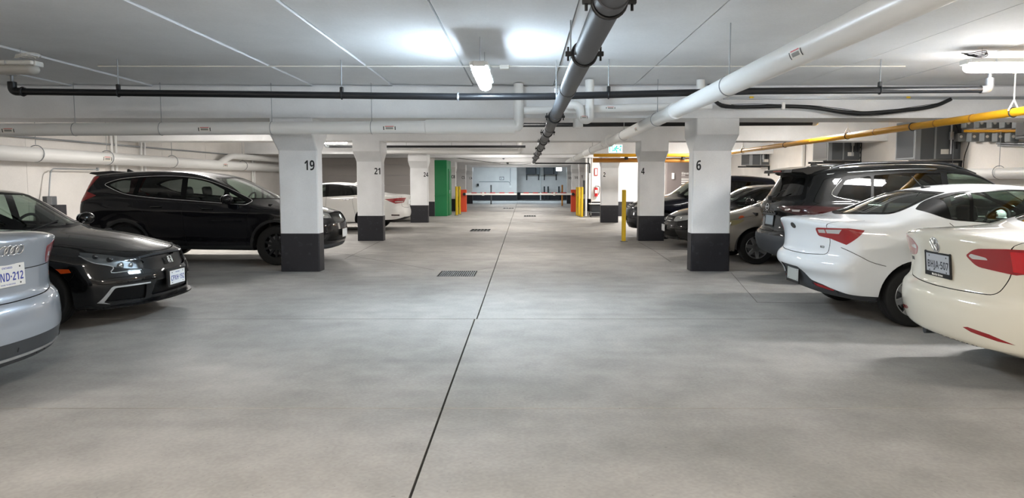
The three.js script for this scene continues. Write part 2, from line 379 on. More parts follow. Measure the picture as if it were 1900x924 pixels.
{
  // dark drain pipe along the aisle
  const t = thing('drain_pipe', 'thick dark grey drain pipe hung along the aisle ceiling', 'pipe');
  const a = atDepth(1160, -55, 2.82), b = atDepth(996, 298, 28.6);
  const line = (d) => V(0.436, 2.4, -d);
  part(t, 'pipe', rod(line(0.5), line(30), 0.08, 24), M.pipeDark);
  for (const d of [3.3, 6.6, 8.9, 11.2, 14, 17, 20, 23.4, 26.5]) part(t, 'coupling', rod(line(d - 0.06), line(d + 0.06), 0.0875, 24), M.pipeDark);
  for (const d of [3.4, 4.78, 9.3, 12.2, 14.8, 18, 21.5, 25]) {
    const p = line(d);
    part(t, 'clamp', [ringAt(p, V(0, 0, 1), 0.088, 0.011, 24), rbox(0.05, 0.035, 0.03, -0.115, 0.0, 0, 0.006).translate(p.x, p.y, p.z), rbox(0.05, 0.035, 0.03, 0.115, 0.0, 0, 0.006).translate(p.x, p.y, p.z), rod(V(p.x - 0.118, p.y - 0.05, p.z), V(p.x - 0.118, p.y + 0.05, p.z), 0.008), rod(V(p.x + 0.118, p.y - 0.05, p.z), V(p.x + 0.118, p.y + 0.05, p.z), 0.008)], M.pipeBlack);
  }
  for (const d of [6.2, 13, 20.5, 27]) part(t, 'hanger_rod', rod(V(0.436, 2.47, -d), V(0.436, CEIL, -d), 0.008), M.galv);
}
{
  const t = thing('white_drain_pipe', 'thick white painted pipe rising along the right of the aisle', 'pipe');
  const line = (d) => V(1.985, 2.405, -d);
  part(t, 'pipe', rod(line(0.3), line(30), 0.096, 28), M.pipeWhite);
  for (const d of [8.62, 15.2, 16.0, 21, 26]) part(t, 'coupling', [rod(line(d - 0.1), line(d + 0.1), 0.112, 28)], M.pipeWhite);
  part(t, 'branch', rod(V(1.985, 2.405, -15.75), V(1.985, 2.48, -15.2), 0.1, 20), M.pipeWhite);
  for (const d of [6.35, 9.75, 13, 19, 25]) { part(t, 'hanger_rod', rod(V(1.985, 2.5, -d), V(1.985, CEIL, -d), 0.006), M.galv); part(t, 'clamp', ringAt(line(d), V(0, 0, 1), 0.099, 0.006, 24), M.galv); }
  label(t, line(4.6), V(0, 0, 1), V(-0.75, -0.35, 0), 0.096, 0.2);
  label(t, line(11.1), V(0, 0, 1), V(-0.8, -0.4, 0), 0.096, 0.2);
}
{
  // black sprinkler main across the aisle in front of the first beam
  const t = thing('sprinkler_pipe', 'long black sprinkler pipe running across the aisle below the ceiling', 'pipe');
  const D = 8.2, L = atDepth(38, 170, D), Mi = atDepth(850, 179.5, D), Md = atDepth(1010, 179, D), R = atDepth(1400, 169, D), E = atDepth(1822, 166, D);
  part(t, 'pipe', [rod(L, Mi, 0.042, 18), rod(Mi, Md, 0.043, 18), rod(Md, R, 0.043, 18), rod(R, E, 0.042, 18)], M.pipeBlack);
  part(t, 'elbow', [bentPipe([V(L.x + 0.06, L.y, L.z), V(L.x - 0.1, L.y, L.z), V(L.x - 0.1, L.y + 0.12, L.z)], 0.05, 0.1), ringAt(V(L.x + 0.03, L.y, L.z), V(1, 0, 0), 0.048, 0.014)], M.pipeBlack);
  part(t, 'sprinkler_head', [rod(V(L.x - 0.1, L.y + 0.12, L.z), V(L.x - 0.1, L.y + 0.2, L.z), 0.02), rod(V(L.x - 0.1, L.y + 0.2, L.z), V(L.x - 0.1, L.y + 0.206, L.z), 0.06)], M.galv);
  part(t, 'elbow', bentPipe([V(E.x - 0.02, E.y, E.z), V(E.x + 0.09, E.y, E.z), V(E.x + 0.09, E.y + 0.14, E.z)], 0.05, 0.09), M.steel);
  part(t, 'sprinkler_head', [rod(V(E.x + 0.09, E.y + 0.13, E.z), V(E.x + 0.09, E.y + 0.2, E.z), 0.024), rod(V(E.x + 0.09, E.y + 0.2, E.z), V(E.x + 0.09, E.y + 0.206, E.z), 0.05)], M.steel);
  part(t, 'coupling', [ringAt(Mi, V(1, 0, 0), 0.046, 0.012), rbox(0.03, 0.05, 0.11).translate(Mi.x, Mi.y - 0.01, Mi.z)], M.steel);
  for (const [px, col] of [[220, 0], [634, 0], [1032, 1], [1129, 0], [1632, 0]]) {
    const pl = px < 850 ? L.clone().lerp(Mi, (px - 38) / 812) : px < 1100 ? Md : px < 1400 ? Md.clone().lerp(R, (px - 1010) / 390) : R.clone().lerp(E, (px - 1400) / 422);
    const p = atDepth(px, 175, D); p.y = pl.y;
    part(t, 'hanger_rod', rod(V(p.x, p.y + 0.05, p.z), V(p.x, CEIL, p.z), 0.007), M.galv);
    part(t, 'clamp', [ringAt(p, V(1, 0, 0), 0.047, 0.008), rbox(0.045, 0.07, 0.04).translate(p.x, p.y + 0.07, p.z)], col ? M.steel : M.pipeBlack);
  }
}
{
  const t = thing('sprinkler_pipe', 'black sprinkler branch pipe behind the first beam', 'pipe');
  const D = 13.2, a = atDepth(966, 232, D), b = atDepth(1508, 229, D);
  part(t, 'pipe', rod(a, b, 0.042, 16), M.pipeBlack);
  part(t, 'elbow', bentPipe([V(b.x - 0.02, b.y, b.z), V(b.x + 0.08, b.y, b.z), V(b.x + 0.08, b.y + 0.12, b.z)], 0.048, 0.08), M.steel);
  for (const px of [1005, 1167, 1290, 1430]) { const p = a.clone().lerp(b, (px - 966) / 542); part(t, 'hanger_rod', rod(p, V(p.x, CEIL, p.z), 0.006, 6), M.galv); }
}
{
  const t = thing('sprinkler_pipe', 'black sprinkler branch pipe before the third beam', 'pipe');
  const D = 22, a = atDepth(610, 272, D), b = atDepth(975, 272, D);
  part(t, 'pipe', rod(a, b, 0.04, 14), M.pipeBlack);
  part(t, 'end_bend', bentPipe([V(a.x + 0.02, a.y, a.z), V(a.x - 0.1, a.y, a.z), V(a.x - 0.1, a.y + 0.1, a.z)], 0.045, 0.08, 10), M.galv);
  for (const px of [754, 838, 930]) { const p = a.clone().lerp(b, (px - 610) / 365); part(t, 'hanger_rod', rod(p, V(p.x, CEIL, p.z), 0.006, 6), M.galv); }
}
{
  // big white lateral pipe under the first beam, with its insulated sleeve and riser
  const t = thing('white_sewer_pipe', 'large white lateral pipe hung under the first beam over columns 19 and 21', 'pipe');
  const D = 10.08, a = atDepth(-160, 242, D), b = atDepth(955, 235, D), s0 = atDepth(792, 235.5, D);
  part(t, 'pipe', rod(a, b, 0.098, 28), M.pipeWhite);
  part(t, 'insulation_sleeve', [rod(s0, b, 0.11, 28), new THREE.SphereGeometry(0.11, 20, 12).scale(0.5, 1, 1).translate(s0.x, s0.y, s0.z)], M.pipeWhite);
  const up = V(b.x + 0.06, 2.68, b.z);
  part(t, 'riser', [bentPipe([V(b.x - 0.05, b.y, b.z), V(b.x + 0.06, b.y, b.z), up], 0.08, 0.1, 20), rod(V(b.x + 0.06, 2.6, b.z), V(b.x + 0.06, CEIL - 0.02, b.z), 0.075, 20)], M.pipeWhite);
  for (const px of [140, 300, 505, 690]) { const p = a.clone().lerp(b, (px + 160) / 1115); part(t, 'hanger_rod', rod(V(p.x, p.y + 0.09, p.z), V(p.x, CEIL, p.z), 0.005, 6), M.galv); part(t, 'clamp', ringAt(p, V(1, 0, 0), 0.1, 0.005), M.galv); }
  for (const px of [24, 385, 725]) { const p = a.clone().lerp(b, (px + 160) / 1115); label(t, p, V(1, 0, 0), V(0, -0.2, 1), px > 700 ? 0.098 : 0.098, 0.19); }
}
{
  const t = thing('trap_pipe', 'white pipe with a hanging trap bend between the riser and column 6', 'pipe');
  const D = 9.9, a = atDepth(972, 205, D), b = atDepth(1062, 203, D), c = atDepth(1320, 196, D);
  part(t, 'pipe', [rod(a, b, 0.058, 20), rod(b, c, 0.058, 20), new THREE.CylinderGeometry(0.062, 0.062, 0.02, 18).rotateZ(Math.PI / 2).translate(a.x + 0.35, a.y - 0.003, a.z)], M.pipeWhite);
  const z = a.z + 0.2, q = (px, py) => { const p = atDepth(px, py, D - 0.2); return p; };
  part(t, 'trap', bentPipe([q(1050, 195), q(1075, 195), q(1079, 222), q(1094, 222), q(1094, 190)], 0.066, 0.14, 20, 10), M.pipeWhite);
  const top = q(1094, 146); part(t, 'riser', [rod(q(1094, 205), V(top.x, CEIL - 0.02, top.z), 0.066, 20)], M.pipeWhite);
  const k = q(1073, 233); part(t, 'cleanout_cap', rod(V(k.x, k.y + 0.1, k.z - 0.05), V(k.x, k.y - 0.03, k.z - 0.05), 0.075, 18), M.pipeWhite);
  label(t, q(1083, 218), V(1, 0, 0), V(0, -0.1, 1), 0.066, 0.1);
  label(t, atDepth(1132, 200, D), V(1, 0, 0), V(0, -0.2, 1), 0.058, 0.14);
  const st = q(1300, 155); part(t, 'stub', rod(V(st.x, 2.7, st.z), V(st.x, CEIL - 0.02, st.z), 0.062, 18), M.pipeWhite);
}
{
  const t = thing('white_lateral_pipe', 'white pipe across the ceiling before the third beam', 'pipe');
  const D = 22.8, a = atDepth(690, 280, D), b = atDepth(958, 280, D);
  part(t, 'pipe', rod(a, b, 0.09, 16), M.pipeWhite); part(t, 'sleeve', [rod(atDepth(928, 280, D), b, 0.11, 16), bentPipe([V(b.x - 0.1, b.y, b.z), V(b.x + 0.12, b.y, b.z), V(b.x + 0.12, CEIL - 0.02, b.z)], 0.1, 0.15, 14)], M.pipeWhite);
}
{
  const t = thing('ceiling_conduit', 'thin white conduit running across the ceiling behind the aisle lamp', 'conduit');
  const D = 8.62, y = CEIL - 0.012;
  part(t, 'conduit', rod(V(-5.6, y, -D), V(5.0, y, -D), 0.009, 8), M.cableWhite);
  part(t, 'junction_box', rbox(0.12, 0.05, 0.1, atDepth(936, 122, D).x, CEIL - 0.026, -D, 0.01), M.cableWhite);
  part(t, 'lamp_lead', spline([V(-0.3, y, -D), V(-0.4, y - 0.03, -D + 0.1), V(-0.47, y - 0.05, -8.2), V(-0.47, 2.71, -7.9)], 0.006, 6, 16), M.cableWhite);
}
{
  // gas line: along the right, then across towards the lobby
  const t = thing('gas_pipe', 'yellow gas pipe hung along the right stalls on white clevis hangers', 'pipe');
  const X = 6.25, y0 = 2.36, y1 = 2.36;
  const P = (d) => V(X, y0 + (y1 - y0) * (d - 6) / 16, -d);
  part(t, 'pipe', bentPipe([P(4), P(21.6), V(2.3, 2.36, -21.6)], 0.055, 0.14, 18), M.gas);
  part(t, 'second_run', rod(V(2.3, 2.2, -21.8), V(6.0, 2.2, -21.8), 0.075, 14), M.gasBrown, 'brownish yellow header pipe');
  for (const d of [7.2, 9.1, 9.9, 11.6, 14.2, 17]) part(t, 'pipe_weld', rod(P(d - 0.015), P(d + 0.015), 0.058, 18), M.gasBrown);
  for (const [d, w] of [[8.35, 1], [10.5, 0], [12.6, 1], [15.6, 0], [18.6, 1]]) {
    const p = P(d);
    part(t, 'clamp', ringAt(p, V(0, 0, 1), 0.06, 0.008), M.cable);
    if (w) part(t, 'hanger', [rod(V(p.x, p.y + 0.16, p.z), V(p.x, CEIL, p.z), 0.009, 8), rod(V(p.x, p.y + 0.16, p.z), V(p.x - 0.07, p.y + 0.02, p.z), 0.01, 6), rod(V(p.x, p.y + 0.16, p.z), V(p.x + 0.07, p.y + 0.02, p.z), 0.01, 6)], M.white);
  }
  for (const x of [3.4, 5.3]) part(t, 'saddle', rbox(0.1, 0.12, 0.2, x, 2.28, -21.7, 0.01), M.cable);
}
{
  const t = thing('power_cable', 'thick black cable bundle sagging across the beam over column 6', 'cable');
  const D = 10.16, pts = [[1316, 156], [1320, 178], [1334, 193], [1356, 198], [1400, 198], [1452, 197], [1500, 199], [1560, 207], [1600, 210], [1660, 206], [1710, 201], [1742, 194], [1764, 184]].map(([x, y]) => atDepth(x, y, D));
  part(t, 'cable', [spline(pts, 0.03, 8, 70), spline(pts.map((p, i) => V(p.x + 0.01, p.y - 0.022 - 0.02 * Math.sin(i), p.z + 0.02)), 0.009, 6, 60), spline(pts.slice(3).map((p, i) => V(p.x, p.y + 0.03 + 0.012 * Math.sin(i * 2), p.z + 0.015)), 0.005, 6, 60)], M.cable);
  const c = atDepth(1452, 197, D); part(t, 'clamp', rbox(0.05, 0.11, 0.06, c.x, c.y, c.z + 0.02, 0.01), M.white);
}
{
  const t = thing('strut_channel', 'thin grey conduit rail along the face of the beam at the right', 'conduit');
  const a = atDepth(1345, 181, 10.22), b = atDepth(1990, 183, 10.22);
  part(t, 'rail', slab(a.x, a.y - 0.02, -10.24, b.x, a.y + 0.02, -10.3), M.galv);
  for (const px of [1396, 1688]) { const p = atDepth(px, 180, 10.2); part(t, 'tag', rbox(0.06, 0.03, 0.02, p.x, p.y, -10.235, 0.004), M.yellow); }
}
// left wall services
{
  const t = thing('wall_pipe', 'large white insulated pipe along the left wall above the navy crossover', 'pipe');
  const X = XL + 0.24, y = 2.02;
  part(t, 'pipe', rod(V(X, y, -8), V(X, y, -27.6), 0.145, 24), M.pipeWhite);
  part(t, 'branch', bentPipe([V(X + 0.02, y, -20.6), V(X + 0.1, y + 0.32, -21.4), V(X + 0.1, y + 0.32, -27.6)], 0.1, 0.3, 16), M.pipeWhite);
  for (const d of [13, 15.2, 18, 22.5]) part(t, 'hanger', [rod(V(X, y + 0.2, -d), V(X, CEIL, -d), 0.006, 6), ringAt(V(X, y + 0.02, -d), V(0, 0, 1), 0.165, 0.009)], M.galv);
  for (const d of [15, 20.9]) label(t, V(X, y, -d), V(0, 0, 1), V(1, -0.1, 0.1), 0.145, 0.3);
}
{
  const t = thing('wall_conduit', 'thin grey conduit sloping along the left wall near the ceiling', 'conduit');
  part(t, 'conduit', rod(V(XL + 0.05, 2.36, -12), V(XL + 0.05, 2.42, -26), 0.02, 8), M.galv);
}
for (const [px, lab] of [[208, 'pair of white risers on the left wall behind the navy crossover roof'], [262, 'pair of white risers on the left wall beside the fin antenna'], [468, 'pair of white risers on the left wall near column 19']]) {
  const t = thing('wall_riser', lab, 'pipe', [0, 0, 0], 0), p = atSide(px, 300, XL + 0.06);
  for (const s of [0, 0.16]) part(t, 'riser', rod(V(XL + 0.06, BASE, p.z - s), V(XL + 0.06, CEIL, p.z - s), 0.035, 10), M.pipeWhite);
}
{
  const p = atSide(95, 395, XL + 0.2);
  const t = thing('wall_outlet', 'grey outlet box with bent conduit on a black post by the left wall', 'outlet', [p.x, 0, p.z]);
  part(t, 'post', rbox(0.4, 1.0, 0.36, 0, 0.5, 0, 0.01), M.black);
  part(t, 'box', rbox(0.2, 0.18, 0.14, 0.02, 1.09, 0.05, 0.008), M.unitGrey);
  part(t, 'cover', rbox(0.1, 0.16, 0.01, 0.07, 1.09, 0.125, 0.003), M.galv);
  part(t, 'conduit', bentPipe([V(0, 1.17, 0.04), V(-0.02, 1.4, -0.02), V(-0.05, 1.75, -0.12), V(-0.05, 1.76, -1.6)], 0.014, 0.12, 8), M.galv);
  part(t, 'fitting', rbox(0.05, 0.07, 0.05, -0.05, 1.77, -1.6, 0.008), M.galv);
}
// right wall services
function heater(d0, d1, y0, y1, deep, lab) {
  const t = thing('wall_unit', lab, 'electrical unit', [XR, 0, -d0], 0, 'grey wall units on the right wall'), w = d1 - d0, h = y1 - y0;
  part(t, 'cabinet', slab(-deep, y0, 0, -0.02, y1, -w), M.unitGrey);
  part(t, 'side_flange', slab(-deep - 0.03, y0 - 0.02, 0.012, -deep + 0.08, y1 + 0.02, 0), M.galv); part(t, 'side_flange', slab(-deep + 0.36, y0, 0.008, -deep + 0.4, y1, 0), M.galv);
  part(t, 'louvre_frame', slab(-deep - 0.02, y0, -0.03, -deep, y1, -w), M.unitGrey);
  part(t, 'louvre', slab(-deep - 0.025, y0 + 0.04, -0.07, -deep - 0.01, y1 - 0.04, -w + 0.04), M.unitDark);
  part(t, 'data_plate', slab(-deep + 0.5, y0 + 0.1, 0.006, -deep + 0.66, y0 + 0.2, 0), M.paper);
  part(t, 'valve', [rod(V(-0.25, y0 + 0.1, 0.05), V(-0.25, y1, 0.05), 0.02, 8), rbox(0.07, 0.16, 0.06, -0.25, y0 + h * 0.6, 0.05, 0.01)], M.steel);
  part(t, 'pipe', bentPipe([V(-0.15, y0 + 0.2, 0.08), V(-0.15, y0 + 0.5, 0.1), V(-0.3, y1 + 0.1, 0.1), V(-0.3, CEIL, 0.1)], 0.022, 0.1, 8), M.cable);
  part(t, 'wall_bracket', [slab(-deep - 0.15, y0 - 0.08, 0.05, 0, y0 - 0.03, 0), slab(-0.05, y0 - 0.4, 0.04, 0, y0 - 0.03, 0)], M.cable, 'black wall bracket');
  part(t, 'wall_bracket', slab(-deep - 0.15, y0 - 0.08, -w + 0.05, 0, y0 - 0.03, -w), M.cable);
}
heater(13.25, 13.95, 1.94, 2.72, 0.92, 'grey wall unit with dark louvre beside the meter row');
heater(17.2, 18.1, 2.06, 2.8, 0.85, 'grey wall unit with dark louvre above the black crossover spoiler');
heater(23.6, 24.5, 2.1, 2.56, 0.7, 'small grey wall unit on a black bracket near the lobby corner');
for (let r = 0; r < 2; r++) for (let k = 0; k < 6; k++) {
  const p = atSide(1757 + k * 24 + (r ? 14 : 0), r ? 230 : 255, XR - 0.1);
  const t = thing('utility_meter', r ? 'small grey meter in the upper row above the yellow manifold' : 'small grey meter in the lower row below the yellow manifold', 'meter', [p.x, p.y, p.z], 0, r ? 'upper row of meters' : 'lower row of meters');
  part(t, 'case', rbox(0.16, 0.17, 0.16, 0, 0, 0, 0.02), M.meterGrey);
  part(t, 'dial', rod(V(-0.03, 0.01, 0.075), V(-0.03, 0.01, 0.09), 0.028, 12), M.white);
  part(t, 'neck', rod(V(0, r ? -0.088 : 0.088, 0), V(0, 0, 0), 0.03, 8), M.galv);
}
{
  const a = atSide(1790, 243, XR - 0.1), b = atSide(1888, 243, XR - 0.1);
  const t = thing('gas_manifold', 'yellow gas manifold pipe between the two rows of meters', 'pipe');
  part(t, 'pipe', rod(a, b, 0.026, 10), M.gas);
  const c = atSide(1905, 238, XR - 0.06);
  const u = thing('meter_cabinet', 'dark grey meter cabinet at the end of the meter rows', 'cabinet', [XR - 0.004, c.y, c.z]);
  part(u, 'case', rbox(0.3, 0.6, 0.9, -0.15, 0.1, 0.5, 0.02), M.unitGrey);
  part(u, 'door', rbox(0.02, 0.5, 0.8, -0.31, 0.1, 0.5, 0.01), M.unitDark);
}
{
  const t = thing('wall_pipe', 'white insulated pipe low along the right wall behind the white sedan roof', 'pipe');
  part(t, 'pipe', rod(V(XR - 0.2, 1.63, -5), V(XR - 0.2, 1.63, -14.2), 0.1, 20), M.pipeWhite);
  for (const d of [11.9, 13.2]) part(t, 'hanger', [rod(V(XR - 0.2, 1.75, -d), V(XR - 0.2, 2.4, -d), 0.005, 6), ringAt(V(XR - 0.2, 1.65, -d), V(0, 0, 1), 0.12, 0.007)], M.galv);
  const u = thing('conduit_pair', 'short grey twin conduit on the right wall below the meters', 'conduit');
  part(u, 'conduit', rod(atSide(1850, 266, XR - 0.05), atSide(1960, 268, XR - 0.05), 0.022, 8), M.galv); part(u, 'conduit', rod(atSide(1852, 270, XR - 0.05), atSide(1960, 273, XR - 0.05), 0.016, 8), M.galv);
  const w = thing('hanging_cable', 'thin dark cable dangling from the meters on the right wall', 'cable');
  const q = [[1800, 255], [1797, 268], [1791, 285], [1788, 300], [1787, 316]].map(([x, y]) => atSide(x, y, XR - 0.009)); part(w, 'cable', spline(q, 0.008, 6, 20), M.cable);
  const z = thing('pipe_tag', 'narrow black lettered panel on the right wall between the wall units', 'sign', [XR - 0.012, 2.25, atSide(1596, 290, XR).z]);
  part(z, 'panel', slab(-0.01, -0.3, 0.07, 0.01, 0.3, -0.07), M.unitDark);
  for (const y of [-0.2, -0.07, 0.07, 0.2]) part(z, 'mark', slab(-0.013, y - 0.04, 0.045, -0.009, y + 0.04, -0.045), M.paper);
  const v = thing('corner_pipe', 'white vertical pipe on the right wall beside the lobby corner', 'pipe'), vp = atSide(1490, 300, XR - 0.06);
  part(v, 'riser', rod(V(XR - 0.06, BASE, vp.z), V(XR - 0.06, CEIL, vp.z), 0.06, 12), M.pipeWhite);
}
// lobby sign wall
{
  const t = thing('lobby_sign', 'grey lobby panel with white elevator directory lettering', 'sign', [6.75, 0, -27.6]);
  part(t, 'panel', slab(-0.68, 0, 0, 0.68, 2.37, -0.38), M.lobby);
  part(t, 'trim', slab(-0.7, 2.37, 0.01, 0.7, 2.42, -0.38), M.white);
  const h = part(t, 'lettering', words('Elevator', 0.085, 0.003), M.white, 'white heading reading Elevator'); h.position.set(0.17, 1.85, 0.001);
  [[1.76, 0.16, 0.02], [1.69, 0.5, 0.012], [1.6, 0.46, 0.05], [1.51, 0.42, 0.05], [1.42, 0.4, 0.05]].forEach(([y, w, hh]) => part(t, 'lettering_line', slab(-0.07, y - hh / 2, 0.003, -0.07 + w, y + hh / 2, 0), M.white));
  part(t, 'call_box', rbox(0.1, 0.26, 0.06, -0.43, 1.73, 0.03, 0.01), M.white);
  part(t, 'exit_strip', rbox(0.32, 0.07, 0.1, 0.42, 2.27, 0.05, 0.01), M.white);
}
// exit sign
{
  const p = atDepth(1142, 276, 18);
  const t = thing('exit_sign', 'lit green and white running figure exit sign by the white pipe', 'sign', [p.x, p.y, p.z], -0.12);
  part(t, 'case', rbox(0.4, 0.24, 0.05, 0, 0, -0.03, 0.008), M.white);
  const tex = canvasTex(256, 154, (c, w, h) => {
    c.fillStyle = '#e9fffb'; c.fillRect(0, 0, w, h); c.fillStyle = '#13b3a4';
    c.fillRect(14, 18, 62, 118); c.fillStyle = '#e9fffb'; c.fillRect(28, 34, 40, 102);
    c.fillStyle = '#13b3a4'; c.beginPath(); c.arc(150, 34, 15, 0, 7); c.fill();
    c.lineWidth = 17; c.lineCap = 'round'; c.strokeStyle = '#13b3a4';
    const l = (...q) => { c.beginPath(); c.moveTo(q[0], q[1]); for (let i = 2; i < q.length; i += 2) c.lineTo(q[i], q[i + 1]); c.stroke(); };
    l(140, 56, 128, 94); l(128, 94, 104, 112, 84, 112); l(128, 94, 152, 112, 150, 140); l(140, 58, 112, 66, 100, 88); l(140, 58, 168, 76, 188, 66);
    c.fillRect(206, 18, 36, 26); l(226, 118, 206, 96, 226, 76);
  });
  part(t, 'face', new THREE.PlaneGeometry(0.38, 0.22).translate(0, 0, -0.0035), new THREE.MeshStandardMaterial({ color: 0x333333, map: tex, emissive: 0xffffff, emissiveMap: tex, emissiveIntensity: 0.75, roughness: 0.5 }), 'backlit running figure pictogram');
  part(t, 'stem', rod(V(0, 0.12, -0.03), V(0, CEIL - p.y, -0.03), 0.012, 8), M.galv);
}
// green post and door frame
{
  const t = thing('green_post', 'bright green painted door box at the gate opening', 'door box', [-3.615, 0, -28.04]);
  part(t, 'front_panel', rbox(0.53, 2.42, 0.06, 0, 1.21, 0, 0.01), M.green);
  part(t, 'side_panel', rbox(0.06, 2.42, 1.5, 0.235, 1.21, -0.78, 0.01), M.green);
  part(t, 'rail', rbox(0.54, 0.025, 0.02, 0, 0.88, 0.035, 0.005), M.green);
  const dr = part(t, 'door', rbox(0.05, 2.05, 0.9, 0.275, 1.03, -0.95, 0.01), M.green);
  part(dr, 'handle', [rbox(0.04, 0.16, 0.05, 0.31, 1.05, -0.6, 0.01), rod(V(0.33, 1.1, -0.6), V(0.33, 1.1, -0.72), 0.012)], M.steel);
  part(dr, 'window', rbox(0.01, 0.9, 0.14, 0.302, 1.5, -0.68, 0.005), M.unitDark);
  const u = thing('green_doorway', 'dark green doorway beside the far grey wall', 'doorway', [-4.02, 0, -47.5]);
  part(u, 'jamb', rbox(0.2, 2.4, 0.12, 0, 1.2, 0, 0.01), M.green); part(u, 'leaf', rbox(0.05, 2.3, 1.0, 0.08, 1.15, -0.55, 0.01), M.green);
}
// barrier gate
function bollard(px0, px1, pyTop, pyFoot, col, lab, group) {
  const f = onFloor((px0 + px1) / 2, pyFoot), r = (px1 - px0) / 2 * -f.z / FOCAL, top = atDepth(px0, pyTop, -f.z).y;
  const t = thing('bollard', lab, 'bollard', [f.x, 0, f.z], 0, group);
  part(t, 'post', [rod(V(0, 0, 0), V(0, top - 0.01, 0), r, 16), new THREE.SphereGeometry(r, 16, 8, 0, 7, 0, 1.57).scale(1, 0.2, 1).translate(0, top - 0.01, 0)], col);
  part(t, 'foot_plate', rbox(r * 3.2, 0.015, r * 3.2, 0, 0.0075, 0, 0.004), M.unitGrey);
  part(t, 'cap_ring', ringAt(V(0, top - 0.03, 0), V(0, 1, 0), r, 0.004), col);
}
bollard(1153, 1161, 352, 448, M.yellow, 'tall yellow bollard standing alone beside column 4', 'yellow bollards');
bollard(845, 850, 346, 399.5, M.yellow, 'front yellow bollard of the pair by the left barrier cabinet', 'yellow bollards');
bollard(850.5, 855, 346, 397.5, M.yellow, 'rear yellow bollard of the pair by the left barrier cabinet', 'yellow bollards');
bollard(1076.5, 1082, 347, 403, M.yellow, 'bright yellow bollard next to the white standpipe', 'yellow bollards');
bollard(1072.3, 1076.3, 347, 401.5, M.yellow, 'middle yellow bollard by the right barrier cabinet', 'yellow bollards');
bollard(1068.5, 1072, 347, 400, M.yellow, 'yellow bollard touching the right barrier cabinet', 'yellow bollards');
bollard(910, 912.6, 343, 379, M.unitGrey, 'thin grey bollard before the far grey wall', 'far bollards');
bollard(1041.6, 1044.6, 343, 382, M.gasBrown, 'thin ochre bollard beyond the right barrier arm', 'far bollards');
for (const s of [-1, 1]) {
  const D = 32.2, x = s < 0 ? atDepth(860.5, 390, D).x : atDepth(1064.5, 390, D).x;
  const t = thing('barrier_gate', s < 0 ? 'orange barrier cabinet with striped arm beside the twin bollards' : 'orange barrier cabinet with striped arm beside the three bollards', 'barrier', [x, 0, -D], 0, 'barrier gates');
  part(t, 'cabinet', rbox(0.29, 1.06, 0.3, 0, 0.53, 0, 0.012), M.orange);
  part(t, 'lid', rbox(0.3, 0.05, 0.31, 0, 1.075, 0, 0.01), M.orange);
  part(t, 'hub', rod(V(-s * 0.05, 0.88, 0.15), V(-s * 0.05, 0.88, 0.24), 0.075, 14), M.unitDark);
  const L = 2.55, arm = part(t, 'arm', rbox(L, 0.1, 0.04, -s * (L / 2 + 0.1), 0.885, 0.21, 0.01), M.white);
  for (let k = 0; k < 5; k++) part(arm, 'red_stripe', slab(-s * (0.4 + k * 0.46), 0.925, 0.234, -s * (0.66 + k * 0.46), 0.965, 0.186), M.red);
  part(arm, 'bracket', rbox(0.12, 0.15, 0.06, -s * 0.98, 0.885, 0.215, 0.02), M.white);
}
